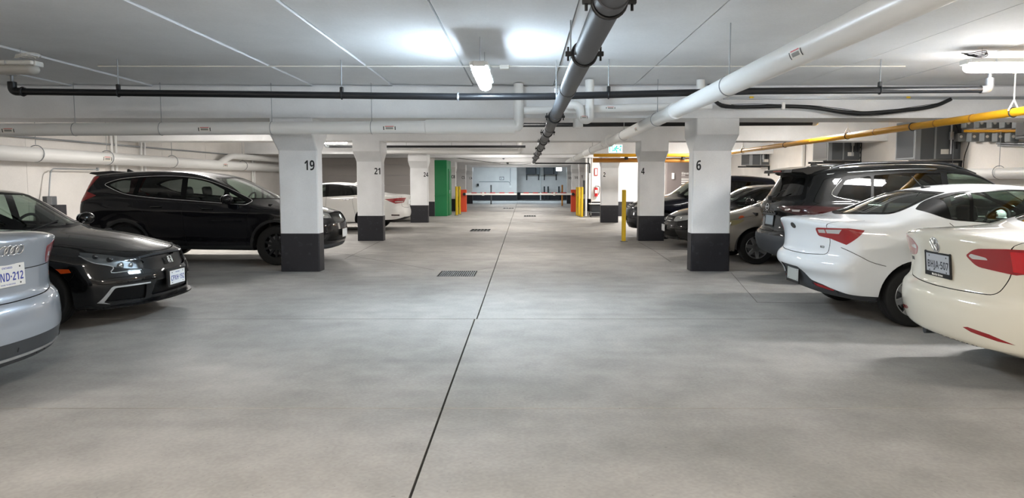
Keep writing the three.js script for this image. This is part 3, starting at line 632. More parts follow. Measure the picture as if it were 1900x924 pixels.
// things by the right end of the gate
{
  const t = thing('standpipe', 'white standpipe with black shut-off fittings beside the gate', 'pipe');
  const p = onFloor(1087, 401);
  part(t, 'pipe', rod(V(p.x, 0, p.z), V(p.x, CEIL, p.z), 0.05, 14), M.pipeWhite);
  part(t, 'valve', rbox(0.08, 0.6, 0.08, p.x - 0.09, 1.25, p.z, 0.01), M.unitDark);
  part(t, 'guard', rbox(0.1, 0.75, 0.1, p.x - 0.13, 0.375, p.z, 0.01), M.unitDark);
  part(t, 'branch', rod(V(p.x + 0.16, 0.75, p.z), V(p.x + 0.16, CEIL, p.z), 0.045, 12), M.pipeWhite);
  const q = thing('lateral_pipe', 'thin dark pipe across the gate opening with a drop at its end', 'pipe');
  const a = atDepth(990, 304, 31.4), b = atDepth(1094, 305, 27.5);
  part(q, 'pipe', bentPipe([V(0.45, 2.26, -27.4), V(b.x, 2.26, -27.4), V(b.x, 1.85, -27.4)], 0.03, 0.06, 8), M.pipeBlack);
  const e = atDepth(1106, 355, 27.922);
  const x = thing('fire_extinguisher', 'red fire extinguisher hung on the white wall beside column 2', 'extinguisher', [e.x, e.y, e.z]);
  part(x, 'cylinder', [rod(V(0, -0.22, 0), V(0, 0.12, 0), 0.075, 14), new THREE.SphereGeometry(0.075, 14, 8).scale(1, 0.6, 1).translate(0, 0.12, 0)], M.red);
  part(x, 'valve', [rod(V(0, 0.15, 0), V(0, 0.22, 0), 0.03), rbox(0.14, 0.03, 0.03, 0.03, 0.24, 0)], M.steel);
  part(x, 'hose', spline([V(0.05, 0.22, 0), V(0.13, 0.2, 0.02), V(0.14, 0.0, 0.03), V(0.09, -0.15, 0.03)], 0.014, 6, 16), M.cable);
  part(x, 'label', slab(-0.05, -0.08, 0.079, 0.05, 0.06, 0.074), M.paper);
  const s = atDepth(1106, 319, 27.96), sg = thing('extinguisher_sign', 'narrow red and white sign above the fire extinguisher', 'sign', [s.x, s.y, s.z]);
  part(sg, 'plate', slab(-0.07, -0.16, 0, 0.07, 0.16, -0.02), M.red); part(sg, 'field', slab(-0.045, -0.13, 0.003, 0.045, 0.13, 0), M.paper);
  const k = onFloor(1103, 402), ct = thing('utility_cart', 'dark grey utility cart with white shelf edge under the extinguisher', 'cart', [k.x + 0.05, 0, -27.3]);
  for (const [a1, b1] of [[-0.28, -0.2], [0.28, -0.2], [-0.28, 0.2], [0.28, 0.2]]) part(ct, 'post', rod(V(a1, 0.08, b1), V(a1, 0.62, b1), 0.015, 8), M.unitDark);
  for (const y of [0.2, 0.56]) part(ct, 'shelf', rbox(0.62, 0.04, 0.46, 0, y, 0, 0.01), y > 0.4 ? M.white : M.unitGrey);
  part(ct, 'bin', rbox(0.5, 0.3, 0.36, 0, 0.38, 0, 0.03), M.unitDark);
  for (const [a1, b1] of [[-0.25, -0.18], [0.25, -0.18], [-0.25, 0.18], [0.25, 0.18]]) part(ct, 'caster', rod(V(a1 - 0.012, 0.045, b1), V(a1 + 0.012, 0.045, b1), 0.045, 12), M.cable);
}
// far wall fittings
{
  const s = atDepth(931, 331, 52.15), sg = thing('wall_sign', 'small framed arrow sign on the far grey wall', 'sign', [s.x, s.y, s.z]);
  part(sg, 'frame', slab(-0.17, -0.13, 0, 0.17, 0.13, -0.03), M.unitDark); part(sg, 'field', slab(-0.14, -0.1, 0.006, 0.14, 0.1, 0), M.white);
  part(sg, 'arrow', [slab(-0.06, -0.012, 0.01, 0.06, 0.012, 0.006), prism([[-0.09, 0], [-0.03, 0.05], [-0.03, -0.05]], 0.004).translate(0, 0, 0.006)], M.stencil);
  for (const px of [976, 1009]) {
    const D = 52.9, a = atDepth(px, 324, D), b = atDepth(px + 26, 308, D);
    const t = thing('unit_heater', px < 1000 ? 'dark ceiling unit heater near the grey wall edge at the far end' : 'dark ceiling unit heater beside the small lit sign at the far end', 'heater', [a.x, a.y, a.z]);
    part(t, 'body', rbox(0.8, 0.75, 0.8, 0.4, 0.38, -0.2, 0.02), M.unitDark); part(t, 'duct', rbox(0.3, 0.72, 0.5, 0.98, 0.38, -0.2, 0.02), M.unitGrey);
    for (const dx of [0.02, 1.0]) part(t, 'leg_bracket', slab(dx, -0.45, -0.6, dx + 0.08, 0.02, -0.68), M.cable);
    for (const y of [0.1, 0.2, 0.3, 0.4, 0.5, 0.6]) part(t, 'fin', slab(0.06, y, 0.215, 0.74, y + 0.03, 0.2), M.unitGrey);
  }
  const q = atDepth(1037, 314, 51), ls = thing('lit_sign', 'small white lit sign box near the far heaters', 'lamp', [q.x, q.y, q.z]);
  part(ls, 'lamp_face', rbox(0.44, 0.28, 0.06, 0, 0, 0, 0.01), new THREE.MeshStandardMaterial({ color: 0xffffff, emissive: 0xe8f0ff, emissiveIntensity: 1.6 })); part(ls, 'stem', rod(V(0, 0.14, 0), V(0, CEIL - q.y, 0), 0.01), M.galv);
  const r1 = atDepth(1003, 340, 53.5), rp = thing('wall_riser', 'white vertical pipe between the two far unit heaters', 'pipe'); part(rp, 'riser', rod(V(r1.x, 0, r1.z), V(r1.x, CEIL, r1.z), 0.05, 10), M.pipeWhite);
  for (const [px, lab] of [[1010, 'low black guard left of the far white riser'], [1017, 'low black guard right of the far white riser'], [1037, 'low black guard beside the ochre bollard'], [1053, 'thin black guard in the far right corner']]) { const f = atDepth(px, 371, 53); const t = thing('pipe_guard', lab, 'guard', [f.x, 0, f.z]); part(t, 'post', rbox(0.12, 1.1, 0.12, 0, 0.55, 0, 0.02), M.unitDark); part(t, 'cap', rbox(0.13, 0.03, 0.13, 0, 1.11, 0, 0.01), M.cable); }
  const o = atDepth(947, 346, 52.15), wo = thing('wall_conduit', 'thin conduit with round box on the far grey wall', 'conduit');
  part(wo, 'conduit', [bentPipe([atDepth(889, 337, 52.15), atDepth(946, 337, 52.15), atDepth(947, 346, 52.15)], 0.02, 0.2, 6), rod(atDepth(947, 312, 52.15), atDepth(947, 338, 52.15), 0.015, 6)], M.galv); part(wo, 'round_box', rod(V(o.x, o.y - 0.0, o.z), V(o.x, o.y, o.z + 0.08), 0.1, 12), M.white);
  const pn = atDepth(887, 343, 52.1), pb = thing('push_station', 'small black push station on the far wall by the green frame', 'switch', [pn.x, pn.y, pn.z]); part(pb, 'plate', rbox(0.2, 0.26, 0.04, 0.05, 0, 0, 0.01), M.white); part(pb, 'button_box', rbox(0.14, 0.2, 0.12, 0, 0, 0.05, 0.02), M.unitDark);
  for (const [px, py, D, lab] of [[934.5, 290, 30.9, 'black dome camera hanging above the barrier gate'], [942, 301, 37.2, 'small black camera hanging beyond the barrier gate']]) { const c = atDepth(px, py, D), t = thing('camera_unit', lab, 'camera', [c.x, c.y, c.z]); part(t, 'body', [rbox(0.14, 0.16, 0.14, 0, 0, 0, 0.03), new THREE.SphereGeometry(0.06, 12, 8).translate(0, -0.09, 0.02)], M.unitDark); part(t, 'stem', rod(V(0, 0.08, 0), V(0, CEIL - c.y, 0), 0.02, 8), M.galv); }
}
// slack cable under the far ceiling
{
  const t = thing('slack_wire', 'thin dark wire sagging under the ceiling beside the green door box', 'cable');
  part(t, 'wire', spline([V(-3.3, 2.58, -28.4), V(-2.4, 2.46, -28.9), V(-1.3, 2.36, -29.8), V(-0.4, 2.3, -31.2), V(0.3, 2.335, -29.98)], 0.012, 6, 40), M.cable);
}
// floor drains
function drain(x0, x1, d0, d1, n, lab) {
  const t = thing('floor_drain', lab, 'drain', [(x0 + x1) / 2, 0, -(d0 + d1) / 2], 0, 'floor drain grates'), w = x1 - x0, l = d1 - d0;
  part(t, 'pit', slab(-w / 2, -0.03, l / 2, w / 2, -0.02, -l / 2), M.hole);
  part(t, 'frame', [slab(-w / 2, -0.02, l / 2, w / 2, 0.001, l / 2 - 0.02), slab(-w / 2, -0.02, -l / 2 + 0.02, w / 2, 0.001, -l / 2), slab(-w / 2, -0.02, l / 2, -w / 2 + 0.015, 0.001, -l / 2), slab(w / 2 - 0.015, -0.02, l / 2, w / 2, 0.001, -l / 2)], M.castIron);
  for (let k = 1; k < n; k++) { const x = -w / 2 + w * k / n; part(t, 'bar', slab(x - w / n * 0.22, -0.02, l / 2 - 0.02, x + w / n * 0.22, 0, -l / 2 + 0.02), n > 10 ? M.galv : M.castIron); }
}
drain(-1.375, -0.775, 10.03, 10.66, 18, 'slotted floor drain grate in the aisle before column 19');
drain(-1.65, -1.05, 19.3, 20.3, 6, 'floor drain grate further down the aisle near column 21');
drain(-0.02, 0.5, 27.6, 28.6, 5, 'floor drain grate before the barrier gate');
drain(-1.2, -0.6, 36, 37, 4, 'floor drain grate beyond the barrier gate');

// ---------------------------------------------------------------- vehicles: a smooth body solid, cut into panels along drawn outlines
const lerp = (a, b, t) => a + (b - a) * t, sstep = (a, b, x) => { const t = Math.max(0, Math.min(1, (x - a) / (b - a))); return t * t * (3 - 2 * t); };
function table(pts) { // smooth interpolation through x,y pairs
  return (x) => {
    if (x <= pts[0][0]) return pts[0][1];
    for (let i = 0; i + 1 < pts.length; i++) if (x <= pts[i + 1][0]) {
      const h = pts[i + 1][0] - pts[i][0], t = (x - pts[i][0]) / h;
      const sl = (k) => k <= 0 || k >= pts.length - 1 ? (k <= 0 ? (pts[1][1] - pts[0][1]) / (pts[1][0] - pts[0][0]) : (pts[k][1] - pts[k - 1][1]) / (pts[k][0] - pts[k - 1][0])) : (pts[k + 1][1] - pts[k - 1][1]) / (pts[k + 1][0] - pts[k - 1][0]);
      const m0 = sl(i) * h, m1 = sl(i + 1) * h, t2 = t * t, t3 = t2 * t;
      return (2 * t3 - 3 * t2 + 1) * pts[i][1] + (t3 - 2 * t2 + t) * m0 + (-2 * t3 + 3 * t2) * pts[i + 1][1] + (t3 - t2) * m1;
    }
    return pts[pts.length - 1][1];
  };
}
function roundPoly(pts, n = 6) { // points [x, y, radius] of a closed outline, corners rounded
  const out = [];
  for (let i = 0; i < pts.length; i++) {
    const p = pts[i], a = pts[(i + pts.length - 1) % pts.length], b = pts[(i + 1) % pts.length], r = p[2] ?? 0;
    if (!r) { out.push([p[0], p[1]]); continue; }
    const la = Math.hypot(a[0] - p[0], a[1] - p[1]), lb = Math.hypot(b[0] - p[0], b[1] - p[1]);
    const ka = Math.min(r, la * 0.48) / la, kb = Math.min(r, lb * 0.48) / lb;
    const p0 = [p[0] + (a[0] - p[0]) * ka, p[1] + (a[1] - p[1]) * ka], p1 = [p[0] + (b[0] - p[0]) * kb, p[1] + (b[1] - p[1]) * kb];
    for (let k = 0; k <= n; k++) { const t = k / n, u = 1 - t; out.push([u * u * p0[0] + 2 * u * t * p[0] + t * t * p1[0], u * u * p0[1] + 2 * u * t * p[1] + t * t * p1[1]]); }
  }
  return out;
}
function strip(pts, w) { // thin band along an open polyline, as quads
  const out = [];
  for (let i = 0; i + 1 < pts.length; i++) {
    const [x0, y0] = pts[i], [x1, y1] = pts[i + 1], L = Math.hypot(x1 - x0, y1 - y0) || 1, dx = (x1 - x0) / L, dy = (y1 - y0) / L, e = w * 0.4;
    out.push([[x0 - dx * e - dy * w / 2, y0 - dy * e + dx * w / 2], [x1 + dx * e - dy * w / 2, y1 + dy * e + dx * w / 2], [x1 + dx * e + dy * w / 2, y1 + dy * e - dx * w / 2], [x0 - dx * e + dy * w / 2, y0 - dy * e - dx * w / 2]]);
  }
  return out;
}
function curve(pts, n = 24) { const c = new THREE.SplineCurve(pts.map((p) => new THREE.Vector2(p[0], p[1]))); return c.getPoints(n).map((p) => [p.x, p.y]); }
function bend(pts, r = 0.05, n = 5) { // open polyline with rounded corners
  const out = [pts[0]];
  for (let i = 1; i + 1 < pts.length; i++) {
    const p = pts[i], a = pts[i - 1], b = pts[i + 1], la = Math.hypot(a[0] - p[0], a[1] - p[1]), lb = Math.hypot(b[0] - p[0], b[1] - p[1]), ka = Math.min(r, la * 0.45) / la, kb = Math.min(r, lb * 0.45) / lb;
    const p0 = [p[0] + (a[0] - p[0]) * ka, p[1] + (a[1] - p[1]) * ka], p1 = [p[0] + (b[0] - p[0]) * kb, p[1] + (b[1] - p[1]) * kb];
    for (let k = 0; k <= n; k++) { const t = k / n, u = 1 - t; out.push([u * u * p0[0] + 2 * u * t * p[0] + t * t * p1[0], u * u * p0[1] + 2 * u * t * p[1] + t * t * p1[1]]); }
  }
  out.push(pts[pts.length - 1]); return out;
}
function convexParts(poly) { // any simple outline -> counter-clockwise triangles
  const v = poly.map((p) => new THREE.Vector2(p[0], p[1]));
  if (THREE.ShapeUtils.isClockWise(v)) v.reverse();
  let convex = true;
  for (let i = 0; i < v.length; i++) { const a = v[i], b = v[(i + 1) % v.length], c = v[(i + 2) % v.length]; if ((b.x - a.x) * (c.y - b.y) - (b.y - a.y) * (c.x - b.x) < -1e-12) { convex = false; break; } }
  if (convex && v.length <= 12) return [v.map((p) => [p.x, p.y])];
  return THREE.ShapeUtils.triangulateShape(v, []).map((t) => { const q = t.map((k) => [v[k].x, v[k].y]); const ar = (q[1][0] - q[0][0]) * (q[2][1] - q[0][1]) - (q[1][1] - q[0][1]) * (q[2][0] - q[0][0]); return ar < 0 ? q.reverse() : q; });
}
// triangle soup: flat array, 6 numbers per corner (position, normal), 18 per triangle
const AX = { side: [0, 1], rear: [2, 1], front: [2, 1], top: [0, 2] };
function splitSoup(soup, polys, view, ok) {
  const [A, B] = AX[view], inside = [], tools = polys.flatMap(convexParts);
  const boxes = tools.map((t) => [Math.min(...t.map((p) => p[0])), Math.max(...t.map((p) => p[0])), Math.min(...t.map((p) => p[1])), Math.max(...t.map((p) => p[1]))]);
  const all = boxes.reduce((m, b) => [Math.min(m[0], b[0]), Math.max(m[1], b[1]), Math.min(m[2], b[2]), Math.max(m[3], b[3])], [9e9, -9e9, 9e9, -9e9]);
  const out = [];
  const emit = (list, poly) => { for (let k = 1; k + 1 < poly.length; k++) list.push(...poly[0], ...poly[k], ...poly[k + 1]); };
  for (let i = 0; i < soup.length; i += 18) {
    const a0 = soup[i + A], a1 = soup[i + 6 + A], a2 = soup[i + 12 + A], b0 = soup[i + B], b1 = soup[i + 6 + B], b2 = soup[i + 12 + B];
    const lo = Math.min(a0, a1, a2), hi = Math.max(a0, a1, a2), lo2 = Math.min(b0, b1, b2), hi2 = Math.max(b0, b1, b2);
    let t = null;
    if (hi < all[0] || lo > all[1] || hi2 < all[2] || lo2 > all[3] || !ok(t = [soup.slice(i, i + 6), soup.slice(i + 6, i + 12), soup.slice(i + 12, i + 18)])) { for (let k = 0; k < 18; k++) out.push(soup[i + k]); continue; }
    let rest = [t];
    for (let q = 0; q < tools.length && rest.length; q++) {
      const bx = boxes[q]; if (hi < bx[0] || lo > bx[1] || hi2 < bx[2] || lo2 > bx[3]) continue;
      const tool = tools[q], next = [];
      for (let piece of rest) {
        let dead = false; const offs = [];
        for (let e = 0; e < tool.length; e++) {
          const p = tool[e], r = tool[(e + 1) % tool.length], dx = r[0] - p[0], dy = r[1] - p[1], len = Math.hypot(dx, dy) || 1;
          const d = piece.map((v) => (dx * (v[B] - p[1]) - dy * (v[A] - p[0])) / len);
          if (d.every((s) => s >= -1e-7)) continue;
          if (d.every((s) => s <= 1e-7)) { dead = true; offs.push(piece); break; }
          const a = [], b = [];
          for (let k = 0; k < piece.length; k++) {
            const k2 = (k + 1) % piece.length, s0 = d[k], s1 = d[k2];
            if (s0 >= 0) a.push(piece[k]); if (s0 <= 0) b.push(piece[k]);
            if ((s0 > 0 && s1 < 0) || (s0 < 0 && s1 > 0)) { const f = s0 / (s0 - s1), m = piece[k].map((c, n) => c + (piece[k2][n] - c) * f); a.push(m); b.push(m); }
          }
          if (b.length > 2) offs.push(b); piece = a;
          if (a.length < 3) { dead = true; break; }
        }
        if (!dead) emit(inside, piece);
        next.push(...offs);
      }
      rest = next;
    }
    for (const r of rest) emit(out, r);
  }
  return [inside, out];
}
function soupGeo(s) {
  const n = s.length / 6, p = new Float32Array(n * 3), q = new Float32Array(n * 3);
  for (let i = 0; i < n; i++) { const k = i * 6; p[i * 3] = s[k]; p[i * 3 + 1] = s[k + 1]; p[i * 3 + 2] = s[k + 2]; const l = Math.hypot(s[k + 3], s[k + 4], s[k + 5]) || 1; q[i * 3] = s[k + 3] / l; q[i * 3 + 1] = s[k + 4] / l; q[i * 3 + 2] = s[k + 5] / l; }
  const g = new THREE.BufferGeometry(); g.setAttribute('position', new THREE.BufferAttribute(p, 3)); g.setAttribute('normal', new THREE.BufferAttribute(q, 3));
  g.setAttribute('uv', new THREE.BufferAttribute(new Float32Array(n * 2), 2));
  return mergeVertices(g, 1e-5);
}
function edgesOf(soup) { // outline edges of a patch (edges that no neighbour shares)
  const key = (k) => Math.round(soup[k] * 4e4) + ',' + Math.round(soup[k + 1] * 4e4) + ',' + Math.round(soup[k + 2] * 4e4), m = new Map();
  for (let i = 0; i < soup.length; i += 18) for (let e = 0; e < 3; e++) { const a = i + e * 6, b = i + ((e + 1) % 3) * 6, ka = key(a), kb = key(b); if (ka === kb) continue; const r = kb + '|' + ka; if (m.has(r)) m.delete(r); else m.set(ka + '|' + kb, [a, b]); }
  return [...m.values()];
}
function pushed(soup, d, walls = true) { // patch moved in (d < 0) or out along its normals, with side walls
  const o = soup.slice();
  for (let i = 0; i < o.length; i += 6) for (let k = 0; k < 3; k++) o[i + k] += o[i + 3 + k] * d;
  if (walls) for (const [a, b] of edgesOf(soup)) {
    const A = soup.slice(a, a + 3), B = soup.slice(b, b + 3), C = o.slice(b, b + 3), D = o.slice(a, a + 3);
    const n = new THREE.Vector3().crossVectors(V(B[0] - A[0], B[1] - A[1], B[2] - A[2]), V(D[0] - A[0], D[1] - A[1], D[2] - A[2])).normalize().multiplyScalar(d < 0 ? 1 : -1), N = [n.x, n.y, n.z];
    const q = d < 0 ? [A, B, C, A, C, D] : [A, C, B, A, D, C];
    for (const v of q) o.push(...v, ...N);
  }
  return o;
}

class CarBody {
  constructor(s) {
    this.s = s; this.segs = []; const P = roundPoly(s.profile, 16);
    for (let i = 0; i < P.length; i++) { const a = P[i], b = P[(i + 1) % P.length]; if (Math.hypot(a[0] - b[0], a[1] - b[1]) > 1e-6) this.segs.push([a[0], a[1], b[0] - a[0], b[1] - a[1], 1 / ((b[0] - a[0]) ** 2 + (b[1] - a[1]) ** 2)]); }
    this.belt = table(s.belt); this.plan = table(s.plan); this.flank = table(s.flank ?? [[0, 0.075], [0.18, 0.03], [0.4, 0.012], [0.7, 0], [0.9, 0.006], [1, 0.02]]);
    this.creases = (s.creases ?? []).map((c) => ({ ...c, y: table(c.pts), x0: c.pts[0][0], x1: c.pts[c.pts.length - 1][0] }));
    // the side outline as a distance grid
    const h = this.h = 0.01; this.gx = -0.4; this.gy = -0.1; this.nx = Math.ceil((s.L + 0.8) / h) + 2; this.ny = Math.ceil(2.2 / h); this.grid = new Float32Array(this.nx * this.ny);
    for (let j = 0; j < this.ny; j++) for (let i = 0; i < this.nx; i++) this.grid[j * this.nx + i] = this.exactDist(this.gx + i * h, this.gy + j * h);
    this.build();
  }
  profileDist(x, y) {
    let u = (x - this.gx) / this.h, v = (y - this.gy) / this.h; u = Math.max(0, Math.min(this.nx - 1.001, u)); v = Math.max(0, Math.min(this.ny - 1.001, v));
    const i = Math.floor(u), j = Math.floor(v), a = u - i, b = v - j, k = j * this.nx + i, G = this.grid;
    return (G[k] * (1 - a) + G[k + 1] * a) * (1 - b) + (G[k + this.nx] * (1 - a) + G[k + this.nx + 1] * a) * b;
  }
  exactDist(x, y) {
    let best = 1e9, inside = false;
    for (const [ax, ay, dx, dy, il] of this.segs) {
      let t = ((x - ax) * dx + (y - ay) * dy) * il; t = t < 0 ? 0 : t > 1 ? 1 : t;
      const ex = x - ax - dx * t, ey = y - ay - dy * t, d = ex * ex + ey * ey; if (d < best) best = d;
      if ((ay > y) !== (ay + dy > y) && x < ax + dx * (y - ay) / dy) inside = !inside;
    }
    return inside ? -Math.sqrt(best) : Math.sqrt(best);
  }
  half(x, y) { // half width of the body at this station and height
    const s = this.s, b = this.belt(x), low = s.low ?? 0.2;
    let w = this.plan(x);
    if (y <= b) w -= this.flank((y - low) / (b - low)); else { const h = y - b; w -= this.flank(1) + (s.ledge ?? 0.012) * sstep(0, 0.05, h) + s.tumble * h + (s.tumble2 ?? 0.16) * h * h; }
    for (const c of this.creases) if (x > c.x0 && x < c.x1) { const d = y - c.y(x), f = sstep(c.x0, c.x0 + (c.fade ?? 0.3), x) * sstep(c.x1, c.x1 - (c.fade ?? 0.3), x); w += f * c.amp * (d > 0 ? Math.max(0, 1 - d / c.up) : Math.max(0, 1 + d / c.down)); }
    for (const [cx, cy, R, amp] of s.flares ?? []) { const d = Math.hypot(x - cx, y - cy) - R; if (d > 0 && d < 0.14) w += amp * (1 - d / 0.14) ** 2; else if (d <= 0) w += amp; }
    return w;
  }
  f(x, y, z) {
    const s = this.s, az = Math.abs(z), t = az / s.hw, mid = s.L * 0.5;
    const ff = sstep(mid - 0.4, mid + 0.9, x), fr = 1 - sstep(mid - 0.9, mid + 0.4, x);
    const te = Math.pow(Math.min(t, 1.3), s.sweepP ?? 2.4);
    const xs = x + te * (s.sweepF * ff - s.sweepR * fr);
    const ys = y + (s.crown ?? 0.05) * t * t * (y > 0.6 ? sstep(0.6, 0.9, y) : 0);
    const d1 = this.profileDist(xs, ys), d2 = az - this.half(x, y), r = s.round ?? 0.07;
    const h = Math.max(r - Math.abs(d1 - d2), 0) / r;
    return Math.max(d1, d2) + h * h * r * 0.25;
  }
  grad(x, y, z) { const e = 0.012, g = [this.f(x + e, y, z) - this.f(x - e, y, z), this.f(x, y + e, z) - this.f(x, y - e, z), this.f(x, y, z + e) - this.f(x, y, z - e)], l = Math.hypot(...g) || 1; return g.map((v) => v / l); }
  cast(o, d, max = 3) { let a = 0, b = max; for (let k = 0; k < 15; k++) { const m = (a + b) / 2; if (this.f(o[0] + d[0] * m, o[1] + d[1] * m, o[2] + d[2] * m) < 0) a = m; else b = m; } const m = (a + b) / 2; return [o[0] + d[0] * m, o[1] + d[1] * m, o[2] + d[2] * m]; }
  build() {
    const s = this.s, q = (s.res ?? 1) * 0.88, nc = Math.round(44 * q), nm = Math.round(96 * q), na = Math.round(92 * q) * 2, rows = [];
    const A = s.spine[0], B = s.spine[1]; // [x, y] ends of the spine
    const dirs = []; for (let j = 0; j < na; j++) { const th = j / na * Math.PI * 2; dirs.push([Math.cos(th), Math.sin(th)]); }
    const ring = (o, fx, k) => rows.push(dirs.map(([c, sn]) => this.cast(o, [fx, c * k, sn * k])));
    for (let i = 1; i <= nc; i++) { const p = i / nc * Math.PI / 2; ring([A[0], A[1], 0], -Math.cos(p), Math.sin(p)); }
    for (let i = 1; i < nm; i++) { const t = i / nm; ring([lerp(A[0], B[0], t), lerp(A[1], B[1], t), 0], 0, 1); }
    for (let i = nc; i >= 1; i--) { const p = i / nc * Math.PI / 2; ring([B[0], B[1], 0], Math.cos(p), Math.sin(p)); }
    const P = (p) => { const g = this.grad(...p); return [...p, ...g]; };
    const R = rows.map((r) => r.map(P)), first = P(this.cast([A[0], A[1], 0], [-1, 0, 0])), last = P(this.cast([B[0], B[1], 0], [1, 0, 0]));
    const soup = [], tri = (a, c, b) => { for (const v of [a, b, c]) for (let k = 0; k < 6; k++) soup.push(v[k]); };
    for (let j = 0; j < na; j++) { const k = (j + 1) % na; tri(first, R[0][j], R[0][k]); tri(last, R[R.length - 1][k], R[R.length - 1][j]); }
    for (let i = 0; i + 1 < R.length; i++) for (let j = 0; j < na; j++) { const k = (j + 1) % na; tri(R[i][j], R[i + 1][j], R[i + 1][k]); tri(R[i][j], R[i + 1][k], R[i][k]); }
    this.soup = soup;
  }
  // places on the skin
  zAt(x, y) { return this.cast([x, y, 0], [0, 0, 1], 1.3)[2]; }
  xRear(y, z) { return this.cast([this.s.L * 0.35, y, z], [-1, 0, 0], 3)[0]; }
  xFront(y, z) { return this.cast([this.s.L * 0.65, y, z], [1, 0, 0], 3)[0]; }
  yTop(x, z) { return this.cast([x, 0.5, z], [0, 1, 0], 2)[1]; }
  // take the patch inside the outline(s) off the skin; w: 1 right-hand (+z), -1 left-hand, 0 all
  take(view, polys, w = 0, extra) {
    const s = this.s, list = typeof polys[0][0] === 'number' ? [polys] : polys, mid = s.L / 2;
    const m = w < 0 && view !== 'side' ? list.map((p) => p.map(([a, b]) => view === 'top' ? [a, -b] : [-a, b])) : list;
    const ok = (t) => { const x = (t[0][0] + t[1][0] + t[2][0]) / 3, z = (t[0][2] + t[1][2] + t[2][2]) / 3, y = (t[0][1] + t[1][1] + t[2][1]) / 3;
      if (view === 'rear' && x > mid) return false; if (view === 'front' && x < mid) return false; if (view === 'top' && t[0][4] + t[1][4] + t[2][4] < 0.3) return false;
      if (view === 'side' && w && z * w < 0) return false; if (extra && !extra(x, y, z)) return false; return true; };
    const [a, b] = splitSoup(this.soup, m, view, ok); this.soup = b; return a;
  }
  take2(viewA, polyA, viewB, polyB, w, extra) { // inside both outlines
    const keep = this.soup, a = this.take(viewA, polyA, w, extra), rest = this.soup; this.soup = a;
    const b = this.take(viewB, polyB, w); this.soup = rest.concat(this.soup); return b;
  }
}
const circle = (x, y, r, n = 28) => [...Array(n)].map((_, i) => [x + r * Math.cos(i / n * 2 * Math.PI), y + r * Math.sin(i / n * 2 * Math.PI)]);
const mirrorZ = (poly) => [...poly, ...poly.slice().reverse().map(([a, b]) => [-a, b])]; // half outline (z, y) from centre top round to centre bottom

// ---- car materials
const paint = (c, metal = 0.0, rough = 0.45) => phys({ color: c, roughness: rough, metalness: metal, specularIntensity: 0.25, clearcoat: 1, clearcoatRoughness: 0.04 });
const CM = {
  glass: phys({ color: 0xc2d0c8, roughness: 0.02, transmission: 1, ior: 1.5, thickness: 0 }),
  smoke: phys({ color: 0x8d9391, roughness: 0.02, transmission: 1, ior: 1.5, thickness: 0 }),
  tint: phys({ color: 0x34383b, roughness: 0.02, transmission: 1, ior: 1.5, thickness: 0 }),
  clear: phys({ color: 0xf2f5f6, roughness: 0.02, transmission: 1, ior: 1.5, thickness: 0 }),
  hazed: phys({ color: 0xcfc79a, roughness: 0.25, transmission: 0.75, ior: 1.5, thickness: 0 }),
  trim: phys({ color: 0x08090a, roughness: 0.4, specularIntensity: 0.35 }),
  plastic: std(0x1a1c1e, 0.6), plasticGrey: std(0x3a3d41, 0.55), seal: std(0x050505, 0.9), under: std(0x0c0c0d, 0.85),
  chrome: std(0xe8eaec, 0.1, 1), satin: std(0xb9bdc0, 0.28, 0.9), darkChrome: std(0x55585c, 0.2, 0.9),
  tyre: std(0x111213, 0.75), alloy: std(0xb4b7ba, 0.3, 0.85), alloyDark: std(0x2b2d30, 0.35, 0.6),
  redBright: phys({ color: 0xc8101a, roughness: 0.25, clearcoat: 1, clearcoatRoughness: 0.03 }), red: phys({ color: 0x960a12, roughness: 0.3, clearcoat: 1, clearcoatRoughness: 0.03 }), redDeep: phys({ color: 0x3a0508, roughness: 0.2, clearcoat: 1 }),
  amber: phys({ color: 0xd2521a, roughness: 0.15, clearcoat: 1 }), lampClear: phys({ color: 0xd8d4d0, roughness: 0.12, metalness: 0.4, clearcoat: 1 }),
  lampBowl: std(0x7d8083, 0.3, 0.7),
  seat: std(0x24262a, 0.85), cabin: std(0x1b1c1f, 0.8), liner: std(0x8d8a84, 0.9), seatLight: std(0x6e675f, 0.85),
  disc: std(0x77797c, 0.35, 0.9), plateBack: std(0x101214, 0.5),
};
